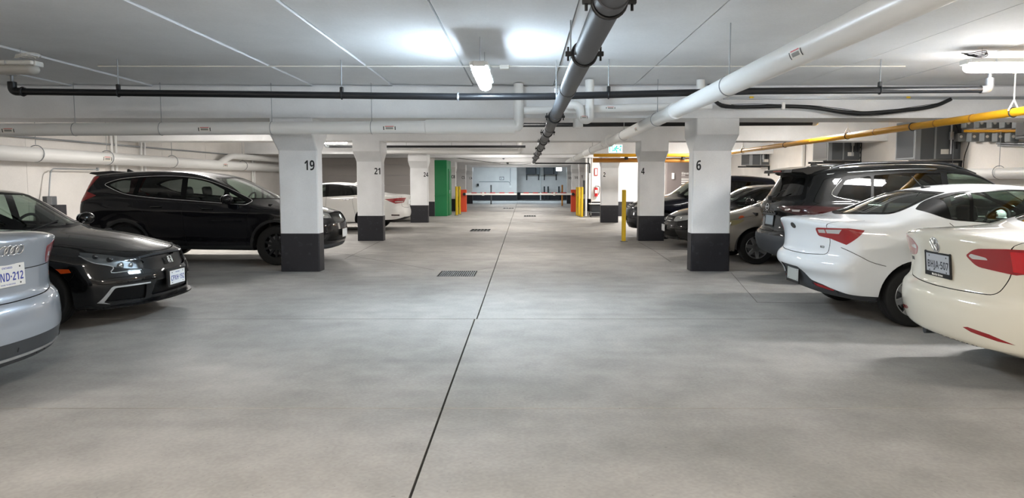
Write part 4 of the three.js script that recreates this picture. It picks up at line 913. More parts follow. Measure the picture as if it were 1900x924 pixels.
function wheelGeo(R, w, style) {
  const rim = R * (style.rim ?? 0.66), hw = w / 2;
  const pts = [[rim - 0.005, -hw * 0.8], [rim + 0.01, -hw], [R * 0.93, -hw], [R * 0.985, -hw * 0.86], [R, -hw * 0.55], [R, hw * 0.55], [R * 0.985, hw * 0.86], [R * 0.93, hw], [rim + 0.012, hw * 0.98], [rim, hw * 0.86], [rim - 0.006, hw * 0.8]].map(([a, b]) => new THREE.Vector2(a, b));
  const tyre = new THREE.LatheGeometry(pts, 48).rotateX(Math.PI / 2); // axis along z
  const tread = []; for (let k = 0; k < 3; k++) tread.push(new THREE.TorusGeometry(R - 0.0005, 0.003, 4, 48).translate(0, 0, (k - 1) * hw * 0.45));
  const barrel = new THREE.LatheGeometry([[rim - 0.008, hw * 0.82], [rim - 0.02, hw * 0.62], [rim - 0.035, -hw * 0.6], [rim - 0.01, -hw * 0.8]].map(([a, b]) => new THREE.Vector2(a, b)), 40).rotateX(Math.PI / 2);
  const lip = new THREE.TorusGeometry(rim - 0.004, 0.007, 6, 48).translate(0, 0, hw * 0.84);
  const sp = [], n = style.n ?? 5;
  for (let k = 0; k < n; k++) {
    const a = k / n * Math.PI * 2, one = (off, wid) => { const g = prism([[R * 0.1, -wid * 0.75], [rim - 0.008, -wid * 0.5], [rim - 0.008, wid * 0.5], [R * 0.1, wid * 0.75]], 0.022, 0.004); g.rotateZ(a + off); return g.translate(0, 0, hw * 0.6); };
    if (style.split) { sp.push(one(-style.split, style.w), one(style.split, style.w)); } else sp.push(one(0, style.w));
  }
  const hub = new THREE.CylinderGeometry(R * 0.17, R * 0.2, 0.035, 20).rotateX(Math.PI / 2).translate(0, 0, hw * 0.68);
  const cap = new THREE.CylinderGeometry(R * 0.09, R * 0.09, 0.012, 18).rotateX(Math.PI / 2).translate(0, 0, hw * 0.78);
  const disc = new THREE.CylinderGeometry(rim * 0.78, rim * 0.78, 0.02, 28).rotateX(Math.PI / 2).translate(0, 0, hw * 0.25);
  const back = new THREE.CylinderGeometry(rim - 0.02, rim - 0.02, 0.01, 28).rotateX(Math.PI / 2).translate(0, 0, -hw * 0.2);
  return { tyre: join([tyre, ...tread]), rim: join([barrel, lip, ...sp, hub]), cap, disc, back };
}
// the parts every car has, then the car's own details
function makeCar(s, at, turn, name, lab, detail) {
  const car = thing(name, lab, s.category ?? 'car', at, turn);
  const g = new THREE.Group(); // not kept: parts go straight under the car, shifted so that the car stands on its middle
  const shift = V(-s.L / 2, 0, 0), B = new CarBody(s);
  const put = (nm, geo, mat, label, parent = car) => { const q = Array.isArray(geo) && typeof geo[0] === 'number' ? soupGeo(geo) : Array.isArray(geo) ? join(geo) : geo; if (parent === car) q.translate(shift.x, 0, 0); else q.translate(shift.x, 0, 0); return part(parent, nm, q, mat, label); };
  const C = { B, car, put, s, seams: [] };
  C.seam = (view, polys, w = 0, extra) => { C.seams.push(pushed(B.take(view, polys, w, extra), -0.014)); };
  C.patch = (nm, soup, mat, push = 0, label, parent, walls = true) => soup.length ? put(nm, push ? pushed(soup, push, walls) : soup, mat, label, parent) : null;
  // wheel arches
  for (const [wx, wr] of s.wheels) B.take('side', circle(wx, wr + 0.01, s.arch ?? wr + 0.055, 40), 0, (x, y, z) => Math.abs(z) > s.hw * 0.55);
  detail(C);
  // black underside
  const up = [], low = [];
  for (let i = 0; i < B.soup.length; i += 18) { const d = B.soup[i + 4] + B.soup[i + 10] + B.soup[i + 16] < -2.3 && B.soup[i + 1] < 0.45 ? low : up; for (let k = 0; k < 18; k++) d.push(B.soup[i + k]); }
  const skin = up;
  put('body', skin, s.paint);
  if (low.length) put('underside', low, CM.under);
  // inner lining of roof and pillars, one layer behind the paint
  const inner = []; for (let i = 0; i < skin.length; i += 18) { const x = skin[i], y = skin[i + 1]; if (y > B.belt(x) + 0.0 && y > 0.8 && x > s.cabin[0] && x < s.cabin[1]) for (let k = 0; k < 18; k++) inner.push(skin[i + k]); }
  if (inner.length) put('headliner', pushed(inner, -0.022, false), CM.liner);
  if (C.seams.length) put('panel_gaps', C.seams.flat(), CM.seal, 'dark shut lines between panels').userData.kind = 'stuff';
  // cabin tub, seats, dashboard
  const [c0, c1] = s.cabin, yb = Math.min(B.belt(c0 + 0.5), B.belt((c0 + c1) / 2)) - 0.05, hw = s.hw - 0.14;
  put('cabin_tub', [slab(c0 + 0.1, 0.3, hw, c1 - 0.1, 0.34, -hw), slab(c0 + 0.35, 0.34, hw, c1 - 0.5, yb, hw - 0.03), slab(c0 + 0.35, 0.34, -hw, c1 - 0.5, yb, -hw + 0.03), slab(c0 + 0.25, yb - 0.06, hw - 0.05, c0 + 0.75, yb - 0.03, -hw + 0.05), slab(c0 + 0.1, 0.32, hw - 0.05, c0 + 0.14, yb - 0.02, -hw + 0.05), slab(c1 - 0.14, 0.32, hw - 0.05, c1 - 0.1, yb, -hw + 0.05)], CM.cabin);
  if (s.interior !== false) {
    const fx = s.seatX ?? (c0 + c1) / 2 + 0.05, sy = s.seatY ?? 0.32;
    for (const z of [-0.36, 0.36]) {
      const st = put('seat', [rbox(0.5, 0.16, 0.5, fx + 0.12, sy + 0.1, z, 0.07, 3), rbox(0.16, 0.6, 0.48, 0, 0, 0, 0.07, 3).rotateZ(0.22).translate(fx - 0.18, sy + 0.42, z)], s.seatMat ?? CM.seat);
      put('headrest', rbox(0.1, 0.17, 0.26, 0, 0, 0, 0.045, 3).rotateZ(0.15).translate(fx - 0.28, sy + 0.82, z), s.seatMat ?? CM.seat, undefined, st);
      const rs = put('rear_seat', [rbox(0.46, 0.16, 0.58, fx - 0.78, sy + 0.1, z, 0.07, 3), rbox(0.15, 0.58, 0.58, 0, 0, 0, 0.06, 3).rotateZ(0.3).translate(fx - 1.05, sy + 0.4, z)], s.seatMat ?? CM.seat);
      put('headrest', rbox(0.09, 0.14, 0.24, 0, 0, 0, 0.04, 3).rotateZ(0.2).translate(fx - 1.15, sy + 0.74, z), s.seatMat ?? CM.seat, undefined, rs);
    }
    put('dashboard', rbox(0.5, 0.24, s.hw * 1.62, fx + 0.92, yb - 0.08, 0, 0.08, 3), CM.cabin);
    const sw = put('steering_wheel', new THREE.TorusGeometry(0.185, 0.016, 8, 28).rotateY(Math.PI / 2).rotateZ(-0.4).translate(fx + 0.56, yb + 0.02, -0.36), CM.cabin);
    put('column', rod(V(fx + 0.56, yb + 0.02, -0.36), V(fx + 0.8, yb - 0.1, -0.36), 0.04), CM.cabin, undefined, sw);
  }
  // wheels and their wells
  const seen = {};
  for (const [wx, wr] of s.wheels) for (const z of [-1, 1]) {
    const k = wr.toFixed(3), wg = seen[k] ??= wheelGeo(wr, s.tyreW ?? 0.205, s.wheelStyle);
    const zo = z * (B.half(wx, wr + 0.25) - (s.tyreW ?? 0.205) / 2 - (s.tuck ?? 0.02)), ro = s.arch ?? wr + 0.055;
    const liner = new THREE.CylinderGeometry(ro, ro, 0.36, 28, 1, true, Math.PI * 0.95, Math.PI * 1.1).rotateX(Math.PI / 2).rotateZ(-Math.PI / 2).translate(wx, wr + 0.01, z * (s.hw - 0.22));
    put('wheel_well', [liner, slab(wx - ro, 0.24, z * (s.hw - 0.4), wx + ro, wr + ro, z * (s.hw - 0.395))], CM.under);
    const w = new THREE.Group(); w.name = 'wheel'; w.position.set(wx - s.L / 2, wr, zo); if (z < 0) w.rotation.y = Math.PI; w.rotation.z = 0.3; car.add(w);
    part(w, 'tyre', wg.tyre, CM.tyre); part(w, 'rim', wg.rim, s.rimMat ?? CM.alloy); part(w, 'hub_cap', wg.cap, s.capMat ?? CM.darkChrome); part(w, 'brake_disc', wg.disc, CM.disc); part(w, 'hub_plate', wg.back, CM.under);
  }
  return car;
}
// shared details
function plateTex(main, top, bottom, ink = '#2a3f8f', field = '#e9ecef') {
  return canvasTex(512, 256, (c, w, h) => {
    c.fillStyle = field; c.fillRect(0, 0, w, h); c.textAlign = 'center'; c.fillStyle = ink;
    if (top) { c.font = 'bold 34px sans-serif'; c.fillText(top, w / 2, 48); }
    if (bottom) { c.font = 'bold 22px sans-serif'; c.fillText(bottom, w / 2, 238); }
    if (main) { c.save(); c.font = 'bold 130px sans-serif'; const m = c.measureText(main).width; c.translate(w / 2, 190); c.scale(Math.min(1, 470 / m), 1.05); c.fillText(main, 0, 0); c.restore(); }
    c.fillStyle = '#1a1c20'; for (const [x, y] of [[70, 34], [442, 34], [70, 226], [442, 226]]) { c.beginPath(); c.arc(x, y, 11, 0, 7); c.fill(); }
  });
}
function addPlate(C, end, y, z, tex, opts = {}) { // plate on the rear or front skin
  const B = C.B, x = end === 'rear' ? B.xRear(y, z) : B.xFront(y, z), dir = end === 'rear' ? -1 : 1, off = opts.off ?? 0.012, lean = (opts.lean ?? 0) * dir;
  const w = 0.305, h = 0.152, place = (q) => q.rotateY(dir * Math.PI / 2).rotateZ(lean).translate(x + dir * off, y, z);
  const fr = C.put('license_plate', place(opts.frame ? join([rbox(w + 0.03, 0.014, 0.014, 0, h / 2 + 0.004, 0, 0.004), rbox(w + 0.03, opts.foot ?? 0.03, 0.014, 0, -h / 2 - 0.006, 0, 0.004), rbox(0.014, h + 0.03, 0.014, -w / 2 - 0.006, 0, 0, 0.004), rbox(0.014, h + 0.03, 0.014, w / 2 + 0.006, 0, 0, 0.004), rbox(w + 0.01, h + 0.01, 0.004, 0, 0, -0.004, 0.001)]) : rbox(w, h, 0.004, 0, 0, 0, 0.0015)), opts.frame ? CM.plateBack : M.paper, opts.label);
  C.put('plate_face', place(new THREE.PlaneGeometry(w - 0.004, h - 0.004).translate(0, 0, 0.0027)), std(0xffffff, 0.45, 0, { map: tex }), undefined, fr);
  if (opts.frameText) C.put('frame_lettering', place(words(opts.frameText, 0.016, 0.001).translate(0, -h / 2 - 0.006, 0.0072)), M.paper, undefined, fr);
  return fr;
}
function gapLines(C, list, w = 0.006) { for (const [view, pts, side, extra] of list) C.seam(view, strip(pts, w), side ?? 0, extra); }
function mirrorPart(C, x, y, mat, size = 1) {
  for (const z of [-1, 1]) {
    const zs = C.B.zAt(x, y - 0.06) * z;
    const sh = new THREE.SphereGeometry(1, 18, 12).scale(0.075 * size, 0.075 * size, 0.115 * size).translate(x, y, zs + z * 0.13);
    const m = C.put('side_mirror', [sh, rod(V(x + 0.02, y - 0.05, zs - z * 0.02), V(x + 0.01, y - 0.035, zs + z * 0.08), 0.022, 8)], mat);
    C.put('mirror_glass', new THREE.SphereGeometry(1, 14, 10).scale(0.012, 0.062 * size, 0.098 * size).translate(x - 0.068 * size, y, zs + z * 0.13), CM.chrome, undefined, m);
  }
}
function handles(C, spots, mat) { for (const [x, y] of spots) for (const z of [-1, 1]) { const zs = C.B.zAt(x, y); C.put('door_handle', rbox(0.19, 0.032, 0.03, x, y, z * (zs + 0.016), 0.012, 3), mat); } }
function headlight(C, view, poly, view2, poly2, opts = {}) {
  for (const w of [1, -1]) {
    const p = view2 ? C.B.take2(view, poly, view2, poly2, w, opts.extra) : C.B.take(view, poly, w, opts.extra); if (!p.length) continue;
    const lens = C.patch('headlight', p, opts.lens ?? CM.clear, -0.001, opts.label);
    C.patch('reflector', p, opts.bowl ?? CM.darkChrome, -(opts.deep ?? 0.045), undefined, lens);
    for (const [y, z, r] of opts.lamps ?? []) { const x = C.B.xFront(y, z) - (opts.deep ?? 0.045) + (opts.lampOut ?? 0.008); C.put('projector', new THREE.SphereGeometry(r, 16, 12).scale(0.55, 1, 1).translate(x, y, z * w), CM.chrome, undefined, lens); }
    for (const [x, y, r] of opts.sideLamps ?? []) { const z = C.B.zAt(x, y) - (opts.deep ?? 0.045); C.put('side_reflector', new THREE.SphereGeometry(r, 12, 8).scale(1.3, 1, 0.5).translate(x, y, z * w), opts.sideMat ?? CM.amber, undefined, lens); }
  }
}
function sideWindows(C, panes, outline, trimMat = CM.trim, push = -0.004) { // panes: [outline, glass]
  for (const w of [1, -1]) {
    const cut = panes.map(([p, m]) => [C.B.take('side', p, w), m]);
    const ring = outline ? C.B.take('side', outline, w) : [];
    for (const [p, m] of cut) C.patch('side_window', p, m, push);
    if (ring.length) C.patch('window_trim', ring, trimMat, -0.001);
  }
}
function endGlass(C, view, poly, name, mat, border, extra) { // windscreen or rear screen with a black printed border
  const p = C.B.take(view, poly, 0, extra), r = border ? C.B.take(view, border, 0, extra) : [];
  C.patch(name, p, mat, -0.003); if (r.length) C.patch('screen_border', r, CM.trim, -0.002);
}
function tailLight(C, view, poly, view2, poly2, mat, inner = [], push = 0.003, extra) { // inner: [view, poly, material, name]
  for (const w of [1, -1]) {
    const subs = inner.map(([v, p, m, nm, ex]) => [C.B.take(v, p, w, ex), m, nm]);
    const p = view2 ? C.B.take2(view, poly, view2, poly2, w, extra) : C.B.take(view, poly, w, extra);
    if (!p.length) continue;
    const t = C.patch('tail_light', p, mat, push);
    for (const [q, m, nm] of subs) if (q.length) C.patch(nm, q, m, push + 0.0005, undefined, t);
  }
}
function offsetPoly(poly, d) { // grow (d > 0) or shrink an outline
  const n = poly.length, v = poly.map((p) => new THREE.Vector2(p[0], p[1])), s = THREE.ShapeUtils.isClockWise(v) ? -1 : 1;
  return v.map((p, i) => { const a = v[(i + n - 1) % n], b = v[(i + 1) % n], t = b.clone().sub(a).normalize(); return [p.x + t.y * d * s, p.y - t.x * d * s]; });
}
function rearEmblemFrame(C, y, z = 0, end = 'rear', lean = 0) { // places small geometry drawn in x,y (facing +z) onto the skin
  const B = C.B, dir = end === 'rear' ? -1 : 1, x = end === 'rear' ? B.xRear(y, z) : B.xFront(y, z), n = B.grad(x, y, z), nv = V(...n).normalize(), up = V(0, 1, 0).addScaledVector(nv, -nv.y).normalize(), rt = up.clone().cross(nv);
  const m = new THREE.Matrix4().makeBasis(rt, up, nv).setPosition(x + nv.x * 0.001, y + nv.y * 0.001, z + nv.z * 0.001); return (g) => g.applyMatrix4(m);
}
function finAntenna(C, x, mat) { const y = C.B.yTop(x, 0); C.put('fin_antenna', prism([[-0.1, -0.02], [0.09, -0.02], [-0.07, 0.055], [-0.09, 0.05]].map(([a, b]) => [a, b]), 0.022, 0.006).translate(x, y + 0.004, -0.011), mat); }

// white compact sedan, tail to the aisle
function whiteCompact() {
  const s = {
    L: 4.37, hw: 0.86, low: 0.22, res: 1.15, paint: paint(0xe6eaed), cabin: [0.55, 3.45], tumble: 0.36, sweepF: 0.5, sweepR: 0.3, sweepP: 2.6, crown: 0.055, round: 0.085,
    spine: [[0.8, 0.62], [3.6, 0.55]],
    profile: [[0.3, 0.23, 0.1], [0.13, 0.32, 0.06], [0.085, 0.47, 0.05], [0.0, 0.56, 0.05], [0.015, 0.65, 0.04], [0.09, 0.71, 0.05], [0.1, 0.9, 0.1], [0.03, 1.06, 0.035], [0.12, 1.085, 0.06], [0.52, 1.1, 0.12], [0.85, 1.2, 0.2], [1.35, 1.39, 0.35], [2.05, 1.47, 0.6], [2.65, 1.4, 0.35], [3.38, 1.0, 0.2], [4.1, 0.86, 0.3], [4.32, 0.66, 0.1], [4.37, 0.42, 0.1], [4.25, 0.2, 0.1]],
    belt: [[0, 1.02], [0.5, 1.05], [1.0, 1.09], [1.9, 1.03], [3.3, 0.95], [4.37, 0.86]],
    plan: [[0, 0.80], [0.5, 0.835], [1.2, 0.86], [2.6, 0.86], [3.6, 0.85], [4.37, 0.79]],
    flank: [[0, 0.09], [0.15, 0.045], [0.35, 0.02], [0.6, 0.008], [0.8, 0], [0.92, 0.008], [1, 0.03]],
    creases: [{ pts: [[0.3, 0.93], [1.2, 0.87], [3.9, 0.78]], amp: 0.012, up: 0.1, down: 0.2, fade: 0.5 }],
    wheels: [[0.98, 0.31], [3.55, 0.31]], arch: 0.365, flares: [[0.98, 0.32, 0.37, 0.012], [3.55, 0.32, 0.37, 0.012]], wheelStyle: { n: 8, w: 0.05 }, capMat: CM.alloy, seatX: 2.05,
  };
  const X0 = 2.98; // rear bumper in the room
  makeCar(s, [X0 + s.L / 2, 0, -7.3], 0, 'compact_sedan', 'white compact sedan with red wing-shaped tail lights parked tail first', (C) => {
    const { B, put, patch } = C;
    tailLight(C, 'rear', roundPoly([[0.44, 0.99, 0.04], [1.2, 1.02], [1.2, 0.7], [0.78, 0.82], [0.6, 0.885], [0.45, 0.905, 0.03]], 4), 'side', [[-0.3, 1.06], [0.2, 1.015], [0.44, 0.985], [0.27, 0.8], [0.16, 0.84], [-0.3, 0.86]], CM.red,
      [['rear', [[0.475, 0.972], [0.56, 0.978], [0.56, 0.94], [0.475, 0.938]], CM.lampClear, 'reverse_lamp', (x) => x < 0.4], ['rear', [[0.575, 0.979], [0.74, 0.988], [0.7, 0.942], [0.575, 0.94]], CM.lampClear, 'reverse_lamp', (x) => x < 0.4]], 0.003);
    for (const w of [1, -1]) patch('bumper_reflector', B.take('rear', [[0.36, 0.39], [0.5, 0.38], [0.62, 0.352], [0.6, 0.335], [0.4, 0.36]], w, (x) => x < 0.6), CM.red, -0.006);
    patch('lower_bumper', B.take('rear', roundPoly(mirrorZ([[0, 0.545], [0.23, 0.545, 0.03], [0.33, 0.42, 0.05], [0.5, 0.39], [0.7, 0.33], [0.95, 0.26], [0.95, 0.1], [0, 0.1]]), 4), 0, (x, y) => x < 0.62), CM.plasticGrey, -0.012);
    addPlate(C, 'rear', 0.435, 0, plateTex('', '', '', '#2a3f8f', '#a9aca8'), { off: 0.02, frame: true, label: 'pale plate in a black frame' });
    const lid = bend([[0.6, 1.08], [0.59, 0.86], [0.57, 0.715], [0.3, 0.695], [0, 0.692]], 0.05);
    gapLines(C, [
      ['rear', lid, 1, (x) => x < 0.3], ['rear', lid, -1, (x) => x < 0.3], ['top', [[0.06, 0.595], [0.55, 0.6]], 1, (x, y) => y > 0.97], ['top', [[0.06, 0.595], [0.55, 0.6]], -1, (x, y) => y > 0.97],
      ['side', curve([[0.27, 0.8], [0.4, 0.725], [0.52, 0.665], [0.66, 0.625]])],
      ['side', curve([[1.28, 1.06], [1.37, 0.95], [1.36, 0.75], [1.28, 0.55], [1.26, 0.34]])], ['side', [[2.2, 1.05], [2.24, 0.3]]], ['side', curve([[3.2, 0.97], [3.16, 0.7], [3.12, 0.3]])], ['side', [[1.3, 0.3], [3.1, 0.28]]],
    ]);
    const sw = roundPoly([[1.04, 1.19, 0.02], [1.2, 1.285, 0.15], [1.5, 1.375, 0.2], [2.0, 1.405, 0.3], [2.55, 1.36, 0.3], [3.12, 1.075, 0.06], [3.05, 1.005, 0.02], [1.9, 1.045, 0.2], [1.28, 1.09, 0.1]], 5);
    sideWindows(C, [
      [roundPoly([[1.31, 1.11, 0.01], [1.31, 1.3, 0.01], [1.5, 1.355, 0.05], [1.56, 1.36, 0.01], [1.5, 1.085, 0.01]], 4), CM.glass],
      [roundPoly([[1.53, 1.082, 0.01], [1.6, 1.36, 0.01], [2.0, 1.388, 0.1], [2.14, 1.385, 0.01], [2.12, 1.05, 0.01]], 4), CM.glass],
      [roundPoly([[2.2, 1.045, 0.01], [2.22, 1.382, 0.01], [2.53, 1.345, 0.2], [3.02, 1.09, 0.05], [3.0, 1.025, 0.02]], 4), CM.glass]], sw);
    endGlass(C, 'rear', roundPoly(mirrorZ([[0, 1.37], [0.46, 1.35, 0.03], [0.56, 1.15, 0.05], [0, 1.13]]), 4), 'rear_window', CM.glass, roundPoly(mirrorZ([[0, 1.385], [0.49, 1.365, 0.03], [0.6, 1.135, 0.06], [0, 1.11]]), 4), (x) => x > 0.4);
    endGlass(C, 'front', roundPoly(mirrorZ([[0, 1.38], [0.5, 1.36, 0.03], [0.68, 1.05, 0.04], [0, 1.04]]), 4), 'windshield', CM.glass, roundPoly(mirrorZ([[0, 1.4], [0.53, 1.375, 0.03], [0.72, 1.02, 0.04], [0, 1.01]]), 4), (x) => x < 3.5);
    headlight(C, 'front', [[0.42, 0.75], [0.95, 0.85], [0.95, 0.66], [0.5, 0.66]], 'side', [[3.7, 0.85], [4.5, 0.78], [4.5, 0.6], [4.1, 0.66]], { lamps: [[0.7, 0.55, 0.05]] });
    patch('grille', B.take('front', roundPoly(mirrorZ([[0, 0.7], [0.38, 0.7, 0.04], [0.34, 0.6, 0.04], [0, 0.6]]), 3)), CM.trim, -0.02);
    mirrorPart(C, 3.0, 1.06, s.paint); handles(C, [[1.62, 0.9], [2.55, 0.88]], s.paint); 
    const at = rearEmblemFrame(C, 0.985, 0); put('emblem', at(join([new THREE.TorusGeometry(0.045, 0.005, 8, 32).scale(1.2, 0.72, 1), new THREE.CylinderGeometry(0.042, 0.042, 0.004, 28).rotateX(Math.PI / 2).scale(1.2, 0.72, 1)])), CM.darkChrome, 'dark oval badge');
    const b2 = rearEmblemFrame(C, 0.79, 0.5); put('badge', b2(words('ECO', 0.022, 0.002)), CM.darkChrome);
    put('antenna', rod(V(1.52, B.yTop(1.52, 0) - 0.01, 0), V(1.38, B.yTop(1.52, 0) + 0.13, 0), 0.005, 8), CM.plastic); put('antenna_base', rbox(0.09, 0.03, 0.05, 1.54, B.yTop(1.52, 0) + 0.008, 0, 0.012), CM.plastic);
  });
}


// cream sedan, tail to the aisle, nearest on the right
function creamSedan() {
  const s = {
    L: 4.63, hw: 0.89, low: 0.24, res: 1.2, paint: paint(0xe2dccb, 0, 0.4), cabin: [0.7, 3.65], tumble: 0.36, sweepF: 0.5, sweepR: 0.27, sweepP: 2.1, crown: 0.06, round: 0.09,
    spine: [[0.85, 0.64], [3.8, 0.56]],
    profile: [[0.26, 0.26, 0.1], [0.05, 0.33, 0.05], [0.0, 0.5, 0.12], [0.012, 0.64, 0.05], [0.075, 0.7, 0.05], [0.085, 0.86, 0.1], [0.02, 1.075, 0.035], [0.1, 1.112, 0.06], [0.66, 1.14, 0.14], [1.5, 1.405, 0.4], [2.2, 1.46, 0.6], [2.8, 1.4, 0.4], [3.6, 1.02, 0.22], [4.35, 0.86, 0.3], [4.58, 0.68, 0.1], [4.63, 0.42, 0.1], [4.5, 0.2, 0.1]],
    belt: [[0, 1.04], [0.6, 1.06], [1.2, 1.07], [2.0, 1.03], [3.5, 0.96], [4.63, 0.86]],
    plan: [[0, 0.825], [0.5, 0.865], [1.2, 0.89], [3, 0.89], [3.8, 0.875], [4.63, 0.8]],
    flank: [[0, 0.1], [0.12, 0.05], [0.3, 0.018], [0.6, 0.006], [0.8, 0], [0.92, 0.01], [1, 0.03]],
    creases: [{ pts: [[0.25, 0.9], [1.6, 0.87], [4.2, 0.78]], amp: 0.012, up: 0.08, down: 0.2, fade: 0.4 }],
    wheels: [[1.1, 0.325], [3.75, 0.325]], arch: 0.375, flares: [[1.1, 0.33, 0.38, 0.01], [3.75, 0.33, 0.38, 0.01]], wheelStyle: { n: 5, w: 0.03, split: 0.16 }, seatX: 2.2,
  };
  makeCar(s, [3.05 + s.L / 2, 0, -4.72], -0.06, 'family_sedan', 'cream white sedan with wide red tail lights and a round badge', (C) => {
    const { B, put, patch } = C;
    const rp = roundPoly([[0.31, 0.955, 0.02], [0.4, 1.012, 0.05], [0.62, 1.03], [1.2, 1.05], [1.2, 0.84], [0.62, 0.862], [0.38, 0.885, 0.04]], 4), sp = [[-0.3, 1.3], [0.24, 1.06], [0.4, 0.98], [0.2, 0.855], [-0.3, 0.6]];
    tailLight(C, 'rear', rp, 'side', sp, CM.red, [['rear', roundPoly([[0.335, 0.955, 0.01], [0.36, 0.972, 0.01], [0.47, 0.956, 0.01], [0.48, 0.94, 0.01], [0.36, 0.935, 0.01]], 3), CM.lampClear, 'reverse_lamp', (x) => x < 0.4], ['rear', [[0.64, 1.015], [1.2, 1.03], [1.2, 0.86], [0.628, 0.88]], CM.redBright, 'outer_lens', (x, y, z) => x < 0.26 && y < 1.03]], 0.003);
    for (const w of [1, -1]) patch('bumper_reflector', B.take('rear', [[0.36, 0.452], [0.4, 0.462], [0.55, 0.445], [0.7, 0.408], [0.6, 0.408], [0.42, 0.43]], w, (x) => x < 0.6), CM.red, -0.004);
    patch('lower_lip', B.take('rear', mirrorZ([[0, 0.325], [0.4, 0.325], [0.7, 0.35], [1.0, 0.4], [1.0, 0.1], [0, 0.1]]), 0, (x) => x < 0.72), s.paint, -0.012);
    addPlate(C, 'rear', 0.855, 0, plateTex('BHJA·507', '', '', '#2b2f38', '#b6bac0'), { off: 0.008, frame: true, foot: 0.034, frameText: 'Martin Grove', label: 'plate reading BHJA 507 in a black dealer frame', lean: -0.08 });
    const lid = bend([[0.66, 1.13], [0.62, 0.87], [0.53, 0.705], [0.25, 0.695], [0, 0.692]], 0.06);
    gapLines(C, [['rear', lid, 1, (x) => x < 0.35], ['rear', lid, -1, (x) => x < 0.35], ['top', [[0.05, 0.645], [0.7, 0.66]], 1, (x, y) => y > 0.97], ['top', [[0.05, 0.645], [0.7, 0.66]], -1, (x, y) => y > 0.97],
      ['side', curve([[1.42, 1.06], [1.5, 0.9], [1.46, 0.7], [1.38, 0.34]])], ['side', [[2.32, 1.03], [2.36, 0.3]]], ['side', curve([[3.4, 0.96], [3.36, 0.7], [3.3, 0.3]])], ['side', [[1.4, 0.32], [3.3, 0.3]]]]);
    sideWindows(C, [
      [roundPoly([[1.36, 1.12, 0.01], [1.5, 1.3, 0.05], [1.66, 1.35, 0.03], [1.6, 1.09, 0.02]], 4), CM.glass], [roundPoly([[1.64, 1.088, 0.01], [1.7, 1.355, 0.01], [2.1, 1.39, 0.1], [2.26, 1.388, 0.01], [2.24, 1.06, 0.01]], 4), CM.glass], [roundPoly([[2.33, 1.055, 0.01], [2.35, 1.386, 0.01], [2.65, 1.36, 0.2], [3.2, 1.09, 0.05], [3.16, 1.02, 0.02]], 4), CM.glass]],
      roundPoly([[1.24, 1.1, 0.04], [1.46, 1.31, 0.15], [1.7, 1.375, 0.2], [2.15, 1.41, 0.3], [2.68, 1.375, 0.3], [3.3, 1.075, 0.06], [3.2, 1.0, 0.02], [2.0, 1.04, 0.2]], 5));
    endGlass(C, 'rear', roundPoly(mirrorZ([[0, 1.375], [0.47, 1.355, 0.03], [0.6, 1.19, 0.05], [0, 1.165]]), 4), 'rear_window', CM.glass, roundPoly(mirrorZ([[0, 1.39], [0.5, 1.37, 0.03], [0.64, 1.17, 0.06], [0, 1.145]]), 4), (x) => x > 0.5);
    endGlass(C, 'front', roundPoly(mirrorZ([[0, 1.38], [0.5, 1.36, 0.03], [0.66, 1.08, 0.04], [0, 1.06]]), 4), 'windshield', CM.glass, roundPoly(mirrorZ([[0, 1.4], [0.53, 1.375, 0.03], [0.68, 1.06, 0.04], [0, 1.035]]), 4), (x) => x < 3.7);
    headlight(C, 'front', [[0.4, 0.78], [0.95, 0.85], [0.95, 0.66], [0.42, 0.66]], 'side', [[3.95, 0.85], [4.8, 0.8], [4.8, 0.6], [4.3, 0.64]], { lamps: [[0.72, 0.55, 0.05]] });
    patch('grille', B.take('front', roundPoly(mirrorZ([[0, 0.74], [0.38, 0.75, 0.02], [0.38, 0.66, 0.02], [0, 0.65]]), 3)), CM.trim, -0.02);
    mirrorPart(C, 3.18, 1.08, s.paint); handles(C, [[1.75, 0.92], [2.75, 0.9]], s.paint);
    const at = rearEmblemFrame(C, 1.0, 0), bar = (a, b) => rod(V(a[0], a[1], 0.004), V(b[0], b[1], 0.004), 0.0042, 6);
    const em = put('emblem', at(join([new THREE.TorusGeometry(0.055, 0.006, 8, 36), new THREE.CylinderGeometry(0.052, 0.055, 0.004, 32).rotateX(Math.PI / 2)])), CM.chrome, 'round chrome badge with stacked letters');
    put('letter', rearEmblemFrame(C, 1.0, 0)(join([bar([-0.02, 0.05], [0, 0.006]), bar([0, 0.006], [0.02, 0.05]), bar([-0.046, 0.026], [-0.02, -0.044]), bar([-0.02, -0.044], [0, 0.0]), bar([0, 0.0], [0.02, -0.044]), bar([0.02, -0.044], [0.046, 0.026])]).translate(0, 0, 0.003)), CM.chrome, undefined, em);
    put('badge', rearEmblemFrame(C, 0.84, -0.52)(words('JETTA', 0.026, 0.002)), CM.darkChrome);
    put('exhaust', rod(V(0.24, 0.25, -0.45), V(0.5, 0.25, -0.45), 0.03, 14), CM.darkChrome);
  });
}
